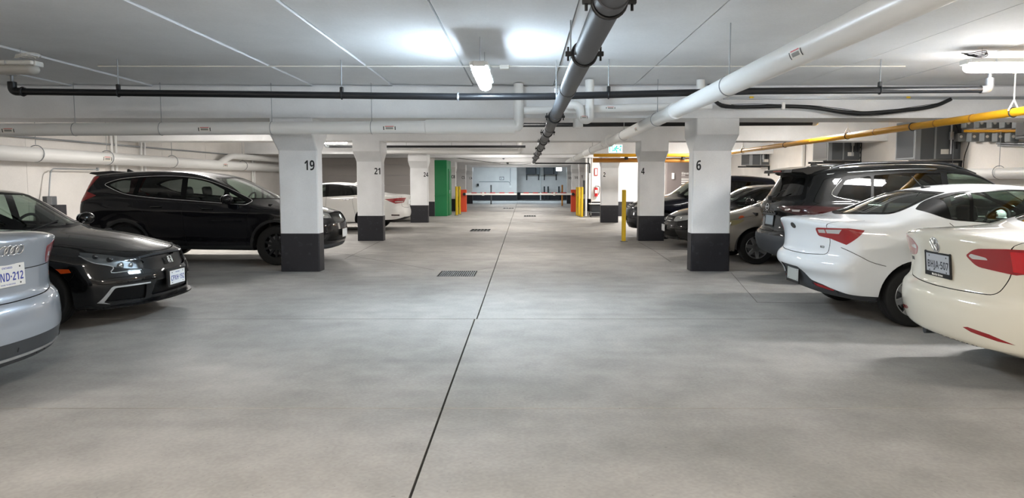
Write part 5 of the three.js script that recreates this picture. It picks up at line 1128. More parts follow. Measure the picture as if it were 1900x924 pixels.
// black crossover, tail to the aisle
function blackCrossover() {
  const s = {
    L: 4.69, hw: 0.92, low: 0.32, res: 1.1, paint: paint(0x050607), cabin: [0.3, 3.75], tumble: 0.3, tumble2: 0.1, sweepF: 0.45, sweepR: 0.3, sweepP: 2.6, crown: 0.06, round: 0.1, category: 'car',
    spine: [[0.9, 0.85], [3.8, 0.7]],
    profile: [[0.3, 0.33, 0.1], [0.06, 0.42, 0.08], [0.0, 0.62, 0.08], [0.03, 0.73, 0.03], [0.09, 0.78, 0.04], [0.115, 0.98, 0.05], [0.06, 1.07, 0.04], [0.075, 1.16, 0.06], [0.16, 1.24, 0.08], [0.4, 1.62, 0.06], [0.6, 1.69, 0.15], [1.3, 1.735, 0.4], [2.2, 1.74, 0.5], [2.85, 1.66, 0.4], [3.75, 1.16, 0.25], [4.45, 1.02, 0.3], [4.65, 0.8, 0.1], [4.69, 0.5, 0.1], [4.55, 0.27, 0.1]],
    belt: [[0, 1.12], [0.8, 1.16], [1.6, 1.12], [3.6, 1.05], [4.69, 1.0]], plan: [[0, 0.86], [0.6, 0.9], [1.3, 0.92], [3.2, 0.92], [4, 0.9], [4.69, 0.83]],
    creases: [{ pts: [[0.3, 1.05], [1.5, 1.0], [4.2, 0.95]], amp: 0.014, up: 0.1, down: 0.22, fade: 0.4 }],
    wheels: [[1.0, 0.355], [3.7, 0.355]], arch: 0.42, wheelStyle: { n: 5, w: 0.035, split: 0.16 }, tyreW: 0.225, seatX: 2.25, seatY: 0.5,
  };
  makeCar(s, [3.62 + s.L / 2, 0, -9.8], 0, 'black_crossover', 'black crossover parked tail first with roof rails and spoiler', (C) => {
    const { B, put, patch } = C;
    tailLight(C, 'rear', [[0.34, 1.115], [0.6, 1.135], [1.2, 1.15], [1.2, 0.98], [0.7, 1.01], [0.5, 1.05]], 'side', [[-0.3, 1.3], [0.3, 1.145], [0.86, 1.12], [0.6, 1.04], [0.3, 0.99], [-0.3, 0.9]], CM.redDeep,
      [['rear', [[0.5, 1.085], [0.58, 1.09], [0.58, 1.065], [0.5, 1.06]], CM.lampClear, 'reverse_lamp', (x) => x < 0.5], ['rear', [[0.63, 1.08], [0.75, 1.085], [0.74, 1.055], [0.63, 1.055]], CM.lampClear, 'reverse_lamp', (x) => x < 0.5]], 0.002);
    patch('bumper_cladding', B.take('rear', mirrorZ([[0, 0.69], [0.6, 0.69], [0.8, 0.66], [1.1, 0.6], [1.1, 0.1], [0, 0.1]]), 0, (x) => x < 0.62), CM.plasticGrey, 0.004);
    addPlate(C, 'rear', 0.9, 0, plateTex('', '', '', '#3b4656', '#9aa3a8'), { off: 0.006, frame: true, label: 'pale plate in a black frame', lean: 0.08 });
    const lid = bend([[0.72, 1.2], [0.73, 1.0], [0.66, 0.76], [0.3, 0.745], [0, 0.745]], 0.08);
    gapLines(C, [['rear', lid, 1, (x) => x < 0.5], ['rear', lid, -1, (x) => x < 0.5], ['side', curve([[1.25, 1.15], [1.34, 0.95], [1.4, 0.7], [1.44, 0.4]])], ['side', [[2.3, 1.1], [2.34, 0.36]]], ['side', [[3.45, 1.06], [3.4, 0.36]]]]);
    const g1 = roundPoly([[0.7, 1.27, 0.03], [0.86, 1.5, 0.04], [1.22, 1.56, 0.05], [1.16, 1.2, 0.02]], 4), g2 = roundPoly([[1.2, 1.195, 0.01], [1.26, 1.565, 0.02], [1.7, 1.6, 0.1], [2.2, 1.6, 0.02], [2.18, 1.16, 0.02]], 4), g3 = roundPoly([[2.27, 1.155, 0.01], [2.29, 1.6, 0.02], [2.75, 1.55, 0.2], [3.4, 1.2, 0.06], [3.36, 1.12, 0.02]], 4);
    const out = roundPoly([[0.6, 1.27, 0.05], [0.8, 1.55, 0.1], [1.3, 1.605, 0.2], [2.0, 1.635, 0.3], [2.78, 1.58, 0.3], [3.5, 1.19, 0.06], [3.4, 1.09, 0.02], [1.5, 1.15, 0.2], [1.0, 1.18, 0.1]], 5);
    sideWindows(C, [[g1, CM.tint], [g2, CM.tint], [g3, CM.glass]], out);
    for (const w of [1, -1]) { // chrome arrow along the window line
      const P = [[0.62, 1.58], [1.2, 1.625], [2.1, 1.655], [2.8, 1.6], [3.4, 1.28]].map(([x, y]) => V(x, y, w * (B.zAt(x, y) + 0.004))), Q = [[1.15, 1.17], [0.9, 1.22], [0.64, 1.3], [0.72, 1.42], [0.8, 1.5]].map(([x, y]) => V(x, y, w * (B.zAt(x, y) + 0.003)));
      put('chrome_strip', spline(P, 0.006, 6, 40), CM.satin); put('chrome_strip', spline(Q, 0.006, 6, 24), CM.chrome);
      const R = [[0.75, 0], [0.95, 0.03], [1.6, 0.035], [2.4, 0.035], [2.8, 0]].map(([x, up]) => V(x, B.yTop(x, 0.56) + up, w * 0.56)); put('roof_rail', spline(R, 0.018, 8, 40), CM.darkChrome);
    }
    endGlass(C, 'rear', roundPoly(mirrorZ([[0, 1.56], [0.5, 1.53, 0.04], [0.62, 1.29, 0.05], [0, 1.24]]), 4), 'rear_window', CM.tint, roundPoly(mirrorZ([[0, 1.6], [0.54, 1.56, 0.04], [0.72, 1.22, 0.06], [0, 1.19]]), 4), (x) => x < 0.8);
    endGlass(C, 'front', roundPoly(mirrorZ([[0, 1.62], [0.55, 1.6, 0.03], [0.74, 1.22, 0.04], [0, 1.19]]), 4), 'windshield', CM.glass, null, (x) => x < 3.9);
    put('rear_spoiler', prism([[0.2, 1.615], [0.21, 1.645], [0.6, 1.7], [0.78, 1.7], [0.58, 1.6], [0.42, 1.58], [0.36, 1.61]], 1.06, 0.008).translate(0, 0, -0.53), s.paint);
    put('brake_light', rbox(0.012, 0.022, 0.3, 0.195, 1.63, 0, 0.004), CM.red);
    put('wiper', [rod(V(0.1, 1.245, 0.02), V(0.19, 1.36, 0.34), 0.009, 6), rbox(0.05, 0.06, 0.07, 0.09, 1.235, 0.02, 0.02)], CM.plastic);
    const at = rearEmblemFrame(C, 1.1, 0); put('emblem', at(join([new THREE.TorusGeometry(0.05, 0.007, 8, 32), rbox(0.13, 0.022, 0.01, 0, 0, 0.003, 0.004)])), CM.chrome, 'round chrome badge with a bar');
    [...'ROGUE'].forEach((ch, i) => put('letter', rearEmblemFrame(C, 1.025, -0.2 + i * 0.1)(words(ch, 0.042, 0.003)), CM.chrome));
    put('handle_bar', rbox(0.03, 0.03, 0.5, B.xRear(1.0, 0) - 0.004, 0.995, 0, 0.01), CM.darkChrome);
    finAntenna(C, 0.8, s.paint);
    headlight(C, 'front', [[0.45, 0.95], [0.95, 1.0], [0.95, 0.85], [0.45, 0.84]], 'side', [[4.0, 1.0], [4.9, 0.95], [4.9, 0.8], [4.3, 0.85]], { lamps: [[0.9, 0.6, 0.05]] });
    patch('grille', B.take('front', roundPoly(mirrorZ([[0, 0.9], [0.38, 0.9, 0.02], [0.25, 0.6, 0.05], [0, 0.56]]), 3)), CM.trim, -0.02);
    mirrorPart(C, 3.35, 1.2, s.paint, 1.15); handles(C, [[1.65, 1.02], [2.6, 1.0]], CM.chrome);
    for (const w of [1, -1]) patch('arch_cladding', B.take('side', circle(1.0, 0.365, 0.47, 40), w), CM.plasticGrey, 0.006), patch('arch_cladding', B.take('side', circle(3.7, 0.365, 0.47, 40), w), CM.plasticGrey, 0.006), patch('sill_cladding', B.take('side', [[1.3, 0.2], [3.4, 0.2], [3.4, 0.43], [1.3, 0.45]], w), CM.plasticGrey, 0.004);
  });
}
// beige one-box hatchback, nose to the aisle
function beigeHatch() {
  const s = {
    L: 4.0, hw: 0.85, low: 0.22, res: 0.9, paint: paint(0x7c776f, 0.3), cabin: [0.3, 3.3], tumble: 0.34, sweepF: 0.55, sweepR: 0.3, sweepP: 2.3, crown: 0.06, round: 0.1,
    spine: [[0.7, 0.68], [3.2, 0.6]],
    profile: [[0.2, 0.24, 0.1], [0.0, 0.5, 0.1], [0.05, 0.85, 0.1], [0.3, 1.36, 0.1], [0.9, 1.49, 0.3], [1.55, 1.5, 0.5], [2.1, 1.42, 0.4], [3.1, 0.99, 0.3], [3.7, 0.85, 0.3], [3.93, 0.66, 0.12], [4.0, 0.42, 0.12], [3.88, 0.2, 0.1]],
    belt: [[0, 1.02], [1.2, 0.99], [3.2, 0.9], [4, 0.8]], plan: [[0, 0.8], [0.8, 0.845], [2.6, 0.85], [3.3, 0.84], [4, 0.78]],
    wheels: [[0.7, 0.305], [3.22, 0.305]], arch: 0.365, wheelStyle: { n: 7, w: 0.045 }, seatX: 1.75, seatY: 0.36,
  };
  makeCar(s, [3.38 + s.L / 2, 0, -12.32], Math.PI, 'beige_hatchback', 'beige grey hatchback with yellowed headlight half hidden by column 6', (C) => {
    const { B, put, patch } = C;
    headlight(C, 'front', roundPoly([[0.36, 0.74, 0.03], [1.2, 0.9], [1.2, 0.6], [0.5, 0.6, 0.05]], 4), 'side', roundPoly([[3.3, 0.865, 0.03], [3.6, 0.83, 0.1], [4.3, 0.8], [4.3, 0.5], [3.8, 0.63, 0.1], [3.5, 0.72, 0.1]], 4), { lens: CM.hazed, bowl: CM.lampClear, deep: 0.03, lamps: [[0.7, 0.56, 0.05]], sideLamps: [[3.42, 0.82, 0.045]], label: 'yellowed headlight with amber tip' });
    for (const w of [1, -1]) { patch('fog_light', B.take('front', circle(0.6, 0.36, 0.055, 20).map(([a, b]) => [a, b]), w), CM.trim, -0.02); put('fog_ring', (() => { const q = rearEmblemFrame(C, 0.36, 0.6 * w, 'front'); return q(new THREE.TorusGeometry(0.06, 0.009, 8, 24)); })(), CM.chrome); }
    patch('grille', B.take('front', roundPoly(mirrorZ([[0, 0.5], [0.42, 0.5, 0.04], [0.5, 0.28, 0.05], [0, 0.26]]), 4)), CM.trim, -0.02);
    sideWindows(C, [[roundPoly([[0.62, 1.04, 0.02], [0.7, 1.3, 0.06], [1.45, 1.4, 0.02], [1.42, 1.02, 0.02]], 4), CM.tint], [roundPoly([[1.5, 1.02, 0.02], [1.52, 1.41, 0.02], [1.95, 1.37, 0.2], [2.6, 1.08, 0.05], [2.56, 0.97, 0.02]], 4), CM.glass], [roundPoly([[2.62, 0.965, 0.01], [2.66, 1.055, 0.02], [2.95, 0.945, 0.02]], 3), CM.glass]],
      roundPoly([[0.5, 1.02, 0.05], [0.62, 1.32, 0.1], [1.5, 1.43, 0.2], [2.02, 1.38, 0.2], [3.08, 0.925, 0.03], [2.6, 0.945, 0.05]], 4));
    endGlass(C, 'front', roundPoly(mirrorZ([[0, 1.39], [0.48, 1.38, 0.04], [0.66, 1.04, 0.04], [0, 1.03]]), 4), 'windshield', CM.glass, roundPoly(mirrorZ([[0, 1.41], [0.51, 1.395, 0.04], [0.69, 1.02, 0.04], [0, 1.0]]), 4), (x) => x < 3.3);
    endGlass(C, 'rear', roundPoly(mirrorZ([[0, 1.34], [0.5, 1.3, 0.04], [0.58, 1.05, 0.05], [0, 1.02]]), 4), 'rear_window', CM.tint, null);
    gapLines(C, [['side', curve([[2.85, 0.9], [2.82, 0.7], [2.76, 0.3]])], ['side', [[1.46, 1.0], [1.5, 0.3]]], ['front', curve([[0.62, 0.86], [0.5, 0.77], [0.3, 0.735], [0, 0.73]]), 1], ['front', curve([[0.62, 0.86], [0.5, 0.77], [0.3, 0.735], [0, 0.73]]), -1]]);
    tailLight(C, 'rear', [[0.5, 1.0], [1.2, 1.05], [1.2, 0.75], [0.55, 0.78]], 'side', [[-0.3, 1.1], [0.3, 1.0], [0.2, 0.8], [-0.3, 0.7]], CM.red);
    mirrorPart(C, 2.55, 1.02, s.paint); handles(C, [[1.1, 0.88], [2.0, 0.85]], s.paint);
    addPlate(C, 'front', 0.42, 0, plateTex('', '', ''), { off: 0.02 });
  });
}

// black sedan, nose to the aisle
function blackSedan() {
  const L = 4.64, s = {
    L, hw: 0.9, low: 0.19, res: 1.2, paint: paint(0x050608), cabin: [0.7, 3.6], tumble: 0.37, sweepF: 0.42, sweepR: 0.3, sweepP: 2.5, crown: 0.055, round: 0.08,
    spine: [[0.85, 0.6], [3.85, 0.48]],
    profile: [[0.25, 0.22, 0.1], [0, 0.5, 0.1], [0.06, 0.85, 0.08], [0.06, 1.02, 0.04], [0.5, 1.08, 0.15], [1.5, 1.37, 0.4], [2.15, 1.42, 0.5], [2.7, 1.355, 0.35], [3.42, 0.965, 0.16], [4.0, 0.88, 0.4], [4.46, 0.745, 0.12], [4.55, 0.69, 0.02], [4.585, 0.58, 0.04], [4.64, 0.46, 0.08], [4.62, 0.3, 0.05], [4.6, 0.18, 0.03]],
    belt: [[0, 0.98], [0.8, 0.99], [1.5, 0.98], [3.4, 0.9], [4.1, 0.82], [4.64, 0.7]], plan: [[0, 0.83], [0.6, 0.875], [1.4, 0.9], [3.2, 0.9], [3.9, 0.895], [4.64, 0.83]],
    creases: [{ pts: [[0.3, 0.88], [1.6, 0.85], [3.3, 0.8], [4.25, 0.74]], amp: 0.014, up: 0.08, down: 0.2, fade: 0.4 }],
    wheels: [[1.02, 0.325], [3.72, 0.325]], arch: 0.375, flares: [[1.02, 0.33, 0.38, 0.014], [3.72, 0.33, 0.38, 0.014]], wheelStyle: { n: 5, w: 0.035, split: 0.18 }, rimMat: CM.alloyDark, seatX: 2.15,
  };
  makeCar(s, [-3.92 - L / 2, 0, -7.2], 0, 'black_sedan', 'black sedan nosing out with chrome bumper accents and an amber marker', (C) => {
    const { B, put, patch } = C;
    headlight(C, 'front', roundPoly([[0.4, 0.64, 0.02], [1.2, 0.95], [1.2, 0.5], [0.62, 0.555, 0.05], [0.41, 0.56, 0.02]], 4), 'side', roundPoly([[4.04, 0.79, 0.02], [4.3, 0.735, 0.1], [4.9, 0.66], [4.9, 0.5], [4.45, 0.58, 0.06], [4.2, 0.69, 0.1]], 4), { bowl: CM.lampBowl, deep: 0.05, lampOut: -0.004, lamps: [[0.61, 0.56, 0.036], [0.605, 0.47, 0.026]], sideLamps: [[4.22, 0.715, 0.024], [4.33, 0.68, 0.028]], sideMat: CM.darkChrome });
    for (const w of [1, -1]) { const a = [[4.12, 0.735], [4.25, 0.67], [4.38, 0.605]].map(([x, y]) => V(x, y, w * (B.zAt(x, y) + 0.001))), b = [[0.7, 0.56], [0.58, 0.553], [0.44, 0.553]].map(([z, y]) => V(B.xFront(y, z) + 0.001, y, w * z)); put('lamp_edge_strip', spline([...a, ...b], 0.006, 6, 40), CM.satin); }
    // upper grille: chrome brow, black band
    patch('chrome_brow', B.take('front', mirrorZ([[0, 0.70], [0.25, 0.7], [0.42, 0.685], [0.42, 0.67], [0.25, 0.68], [0, 0.682]]), 0, (x) => x > 4.2), CM.darkChrome, 0.004);
    patch('grille', B.take('front', mirrorZ([[0, 0.68], [0.25, 0.678], [0.4, 0.668], [0.4, 0.56], [0.3, 0.535], [0, 0.52]]), 0, (x) => x > 4.2), CM.trim, -0.02);
    // bumper corners with chrome brackets
    for (const w of [1, -1]) {
      const vent = B.take('front', roundPoly([[0.42, 0.4, 0.02], [0.7, 0.4, 0.03], [0.76, 0.27, 0.02], [0.42, 0.25, 0.02]], 3), w, (x) => x > 3.9);
      const arcP = B.take('front', roundPoly([[0.38, 0.416, 0.004], [0.72, 0.418, 0.02], [0.8, 0.262, 0.004], [0.72, 0.238, 0.004], [0.765, 0.265, 0.005], [0.7, 0.4, 0.02], [0.38, 0.403, 0.004]], 3), w, (x) => x > 3.9);
      patch('air_vent', vent, CM.trim, -0.02); patch('chrome_bracket', arcP, CM.chrome, 0.006);
      patch('side_marker', B.take('side', [[3.9, 0.62], [4.08, 0.615], [4.1, 0.58], [3.94, 0.565]], w), CM.amber, 0.003);
    }
    patch('lower_grille', B.take('front', roundPoly(mirrorZ([[0, 0.42], [0.3, 0.42, 0.02], [0.36, 0.27, 0.02], [0, 0.27]]), 3), 0, (x) => x > 4), CM.trim, -0.03);
    put('front_lip', (() => { const pts = []; for (let i = -14; i <= 14; i++) { const z = i / 14 * 0.76, x = B.xFront(0.2, z) - 0.05 * Math.abs(i / 14) ** 4; pts.push([z, x]); } const v = [], id = []; pts.forEach(([z, x]) => v.push(x - 0.12, 0.17, z, x + 0.06, 0.2, z, x + 0.06, 0.212, z, x - 0.12, 0.2, z)); for (let i = 0; i + 1 < pts.length; i++) for (let k = 0; k < 4; k++) { const a = i * 4 + k, b = i * 4 + (k + 1) % 4; id.push(a, b, b + 4, a, b + 4, a + 4); } const g = new THREE.BufferGeometry(); g.setAttribute('position', new THREE.Float32BufferAttribute(v, 3)); g.setIndex(id); const q = g.toNonIndexed(); q.computeVertexNormals(); return q; })(), CM.trim);
    const at = rearEmblemFrame(C, 0.61, 0, 'front'); put('emblem', at(join([new THREE.TorusGeometry(0.05, 0.005, 8, 4).rotateZ(Math.PI / 4).scale(1.05, 1, 1), rod(V(-0.022, 0.035, 0.004), V(-0.018, -0.035, 0.004), 0.006, 6), rod(V(0.022, 0.035, 0.004), V(0.018, -0.035, 0.004), 0.006, 6), rod(V(-0.02, 0, 0.004), V(0.02, 0, 0.004), 0.006, 6)]).translate(0, 0, 0.012)), CM.chrome, 'chrome letter badge in a frame');
    addPlate(C, 'front', 0.42, 0, plateTex('CPXH·192', 'ONTARIO', ''), { off: 0.035, label: 'white plate reading CPXH 192' });
    put('plate_bracket', rbox(0.03, 0.2, 0.34, B.xFront(0.42, 0) + 0.012, 0.415, 0, 0.008), CM.plastic);
    gapLines(C, [['front', curve([[0.66, 0.84], [0.5, 0.76], [0.3, 0.728], [0, 0.715]]), 1, (x) => x > 3.8], ['front', curve([[0.66, 0.84], [0.5, 0.76], [0.3, 0.728], [0, 0.715]]), -1, (x) => x > 3.8], ['top', [[3.45, 0.7], [4.1, 0.68], [4.3, 0.62]], 1], ['top', [[3.45, 0.7], [4.1, 0.68], [4.3, 0.62]], -1],
      ['side', curve([[4.1, 0.6], [4.12, 0.56], [4.08, 0.5]])], ['side', curve([[3.3, 0.9], [3.28, 0.65], [3.2, 0.3]])], ['side', [[2.3, 0.96], [2.34, 0.28]]], ['side', curve([[1.4, 0.98], [1.46, 0.8], [1.38, 0.34]])]]);
    sideWindows(C, [[roundPoly([[1.2, 1.02, 0.02], [1.5, 1.28, 0.1], [2.2, 1.35, 0.02], [2.18, 1.0, 0.02]], 4), CM.glass], [roundPoly([[2.28, 0.995, 0.02], [2.3, 1.35, 0.02], [2.6, 1.32, 0.2], [3.2, 1.02, 0.05], [3.14, 0.955, 0.02]], 4), CM.glass]], roundPoly([[1.05, 1.0, 0.05], [1.45, 1.3, 0.15], [2.1, 1.375, 0.3], [2.65, 1.335, 0.25], [3.3, 1.0, 0.04], [3.2, 0.93, 0.02]], 4));
    endGlass(C, 'front', roundPoly(mirrorZ([[0, 1.34], [0.5, 1.32, 0.04], [0.68, 1.0, 0.04], [0, 0.99]]), 4), 'windshield', CM.glass, roundPoly(mirrorZ([[0, 1.36], [0.53, 1.335, 0.04], [0.71, 0.985, 0.04], [0, 0.965]]), 4), (x) => x < 3.6);
    endGlass(C, 'rear', roundPoly(mirrorZ([[0, 1.33], [0.5, 1.31, 0.04], [0.62, 1.13, 0.04], [0, 1.11]]), 4), 'rear_window', CM.glass, null, (x) => x > 0.4);
    tailLight(C, 'rear', [[0.4, 0.98], [1.2, 1.0], [1.2, 0.75], [0.5, 0.78]], 'side', [[-0.3, 1.0], [0.3, 0.97], [0.2, 0.78], [-0.3, 0.7]], CM.red);
    for (const z of [0.42, -0.1]) put('wiper', rod(V(3.38, B.yTop(3.38, z) + 0.006, z), V(3.3, B.yTop(3.3, z - 0.5) + 0.01, z - 0.5), 0.008, 6), CM.plastic);
    mirrorPart(C, 3.05, 1.02, s.paint); handles(C, [[1.7, 0.86], [2.7, 0.84]], s.paint);
  });
}
// navy crossover seen from the side, nose to the aisle
function navyCrossover() {
  const L = 4.6, s = {
    L, hw: 0.93, low: 0.25, res: 1.15, paint: paint(0x05060d), cabin: [0.3, 3.6], tumble: 0.3, tumble2: 0.1, sweepF: 0.42, sweepR: 0.12, sweepP: 3, crown: 0.05, round: 0.07,
    spine: [[0.9, 0.85], [3.7, 0.66]],
    profile: [[0.22, 0.3, 0.1], [0.02, 0.45, 0.08], [0.0, 0.78, 0.1], [0.06, 0.92, 0.04], [0.08, 1.14, 0.08], [0.24, 1.52, 0.1], [0.3, 1.62, 0.05], [0.6, 1.655, 0.2], [1.3, 1.695, 0.4], [2.0, 1.68, 0.5], [2.6, 1.55, 0.4], [3.45, 1.13, 0.22], [4.1, 1.02, 0.35], [4.48, 0.9, 0.08], [4.56, 0.74, 0.06], [4.6, 0.5, 0.08], [4.5, 0.25, 0.08]],
    belt: [[0, 1.16], [0.6, 1.22], [1.6, 1.15], [3.3, 1.05], [4.6, 0.96]], plan: [[0, 0.87], [0.5, 0.905], [1.2, 0.93], [3.2, 0.93], [3.9, 0.92], [4.6, 0.84]],
    flank: [[0, 0.06], [0.15, 0.03], [0.32, 0.028], [0.5, 0.012], [0.75, 0], [0.9, 0.01], [1, 0.04]],
    creases: [{ pts: [[0.3, 1.0], [1.4, 0.98], [2.6, 0.94], [4.0, 0.93]], amp: 0.014, up: 0.09, down: 0.2, fade: 0.5 }],
    wheels: [[0.98, 0.35], [3.64, 0.35]], arch: 0.41, flares: [[0.98, 0.36, 0.42, 0.016], [3.64, 0.36, 0.42, 0.016]], wheelStyle: { n: 10, w: 0.03, rim: 0.62 }, rimMat: CM.alloyDark, tyreW: 0.225, seatX: 2.12, seatY: 0.48,
  };
  makeCar(s, [-8.03 + L / 2, 0, -12.28], 0, 'navy_crossover', 'dark navy crossover seen side-on behind column 19', (C) => {
    const { B, put, patch } = C;
    const out = roundPoly([[0.57, 1.43, 0.06], [0.8, 1.52, 0.12], [1.25, 1.575, 0.3], [1.9, 1.585, 0.4], [2.5, 1.5, 0.4], [3.2, 1.135, 0.06], [3.12, 1.07, 0.04], [2.2, 1.14, 0.3], [1.4, 1.2, 0.3], [0.95, 1.26, 0.15]], 6);
    sideWindows(C, [
      [roundPoly([[0.67, 1.425, 0.04], [0.86, 1.5, 0.1], [1.18, 1.535, 0.03], [1.12, 1.265, 0.02], [0.95, 1.29, 0.05]], 4), CM.smoke],
      [roundPoly([[1.2, 1.255, 0.02], [1.26, 1.54, 0.02], [1.6, 1.553, 0.1], [1.95, 1.545, 0.02], [1.96, 1.19, 0.02]], 4), CM.smoke],
      [roundPoly([[2.06, 1.18, 0.02], [2.05, 1.54, 0.02], [2.42, 1.48, 0.2], [2.72, 1.33, 0.02], [2.7, 1.125, 0.02]], 4), CM.glass],
      [roundPoly([[2.74, 1.12, 0.01], [2.76, 1.31, 0.02], [3.1, 1.125, 0.03], [3.06, 1.095, 0.01]], 3), CM.glass]], out);
    for (const w of [1, -1]) {
      const ch = out.concat([out[0], out[1]]).map(([x, y]) => V(x, y, w * (B.zAt(x, y) + 0.003)));
      put('chrome_strip', new THREE.TubeGeometry(new THREE.CatmullRomCurve3(ch), 160, 0.0075, 6, false), CM.chrome, 'chrome frame around the side glass');
      const dh = [[2.52, 0.8], [2.8, 0.79], [3.05, 0.785]].map(([x, y]) => V(x, y, w * (B.zAt(x, y) + 0.002))); put('sill_accent', spline(dh, 0.012, 6, 12), s.paint);
    }
    tailLight(C, 'rear', [[0.45, 1.24], [0.6, 1.28], [0.5, 1.6], [1.2, 1.6], [1.2, 1.0], [0.45, 1.1]], 'side', [[-0.3, 1.57], [0.46, 1.57], [0.27, 1.31], [0.47, 1.235], [0.16, 1.1], [-0.3, 1.08]], CM.red, [], 0.004);
    put('roof_spoiler', prism([[0.14, 1.625], [0.17, 1.642], [0.55, 1.668], [0.7, 1.66], [0.55, 1.58], [0.36, 1.56], [0.3, 1.6]], 1.0, 0.008).translate(0, 0, -0.5), s.paint);
    finAntenna(C, 0.62, s.paint);
    gapLines(C, [['side', curve([[1.16, 1.22], [1.3, 1.0], [1.4, 0.75], [1.42, 0.36]])], ['side', [[2.0, 1.16], [2.06, 0.34]]], ['side', curve([[3.2, 1.06], [3.16, 0.8], [3.1, 0.34]])], ['side', [[1.42, 0.42], [3.1, 0.42]]], ['top', [[3.5, 0.72], [4.1, 0.7], [4.4, 0.6]], 1], ['top', [[3.5, 0.72], [4.1, 0.7], [4.4, 0.6]], -1]]);
    for (const w of [1, -1]) patch('sill_cladding', B.take('side', [[1.38, 0.1], [3.25, 0.1], [3.25, 0.35], [1.38, 0.35]], w), CM.plastic, 0.004), patch('arch_cladding', B.take('side', circle(0.98, 0.36, 0.455, 40), w), CM.plastic, 0.004), patch('arch_cladding', B.take('side', circle(3.64, 0.36, 0.455, 40), w), CM.plastic, 0.004);
    headlight(C, 'front', roundPoly([[0.38, 0.9, 0.02], [1.2, 1.04], [1.2, 0.8], [0.42, 0.8, 0.03]], 4), 'side', [[3.95, 0.98], [4.2, 0.97], [4.9, 0.93], [4.9, 0.78], [4.3, 0.83]], { bowl: CM.lampClear, deep: 0.035, lamps: [[0.85, 0.55, 0.05], [0.85, 0.68, 0.045]] });
    patch('grille', B.take('front', roundPoly(mirrorZ([[0, 0.92], [0.36, 0.9, 0.03], [0.36, 0.74, 0.04], [0, 0.7]]), 3), 0, (x) => x > 3.9), CM.trim, -0.02);
    patch('lower_grille', B.take('front', roundPoly(mirrorZ([[0, 0.6], [0.5, 0.6, 0.03], [0.62, 0.4, 0.04], [0, 0.38]]), 3), 0, (x) => x > 3.9), CM.trim, -0.02);
    patch('lower_lip', B.take('front', mirrorZ([[0, 0.34], [0.6, 0.34], [1.0, 0.38], [1.0, 0.1], [0, 0.1]]), 0, (x) => x > 3.95), CM.plasticGrey, 0.003);
    addPlate(C, 'front', 0.52, 0, plateTex('', '', ''), { off: 0.02 });
    const at = rearEmblemFrame(C, 0.82, 0, 'front'); put('emblem', at(join([new THREE.TorusGeometry(0.05, 0.006, 8, 4).rotateZ(Math.PI / 4), rod(V(-0.02, 0.035, 0.004), V(-0.018, -0.035, 0.004), 0.006, 6), rod(V(0.02, 0.035, 0.004), V(0.018, -0.035, 0.004), 0.006, 6), rod(V(-0.02, 0, 0.004), V(0.02, 0, 0.004), 0.006, 6)]).translate(0, 0, 0.01)), CM.chrome);
    endGlass(C, 'front', roundPoly(mirrorZ([[0, 1.55], [0.56, 1.53, 0.04], [0.73, 1.19, 0.04], [0, 1.17]]), 4), 'windshield', CM.glass, roundPoly(mirrorZ([[0, 1.57], [0.59, 1.545, 0.04], [0.76, 1.17, 0.04], [0, 1.145]]), 4), (x) => x < 3.7);
    endGlass(C, 'rear', roundPoly(mirrorZ([[0, 1.52], [0.52, 1.5, 0.04], [0.6, 1.24, 0.04], [0, 1.2]]), 4), 'rear_window', CM.smoke, null, (x) => x < 0.6);
    mirrorPart(C, 2.86, 1.17, s.paint, 1.15); handles(C, [[1.56, 1.04], [2.46, 1.0]], s.paint);
  });
}
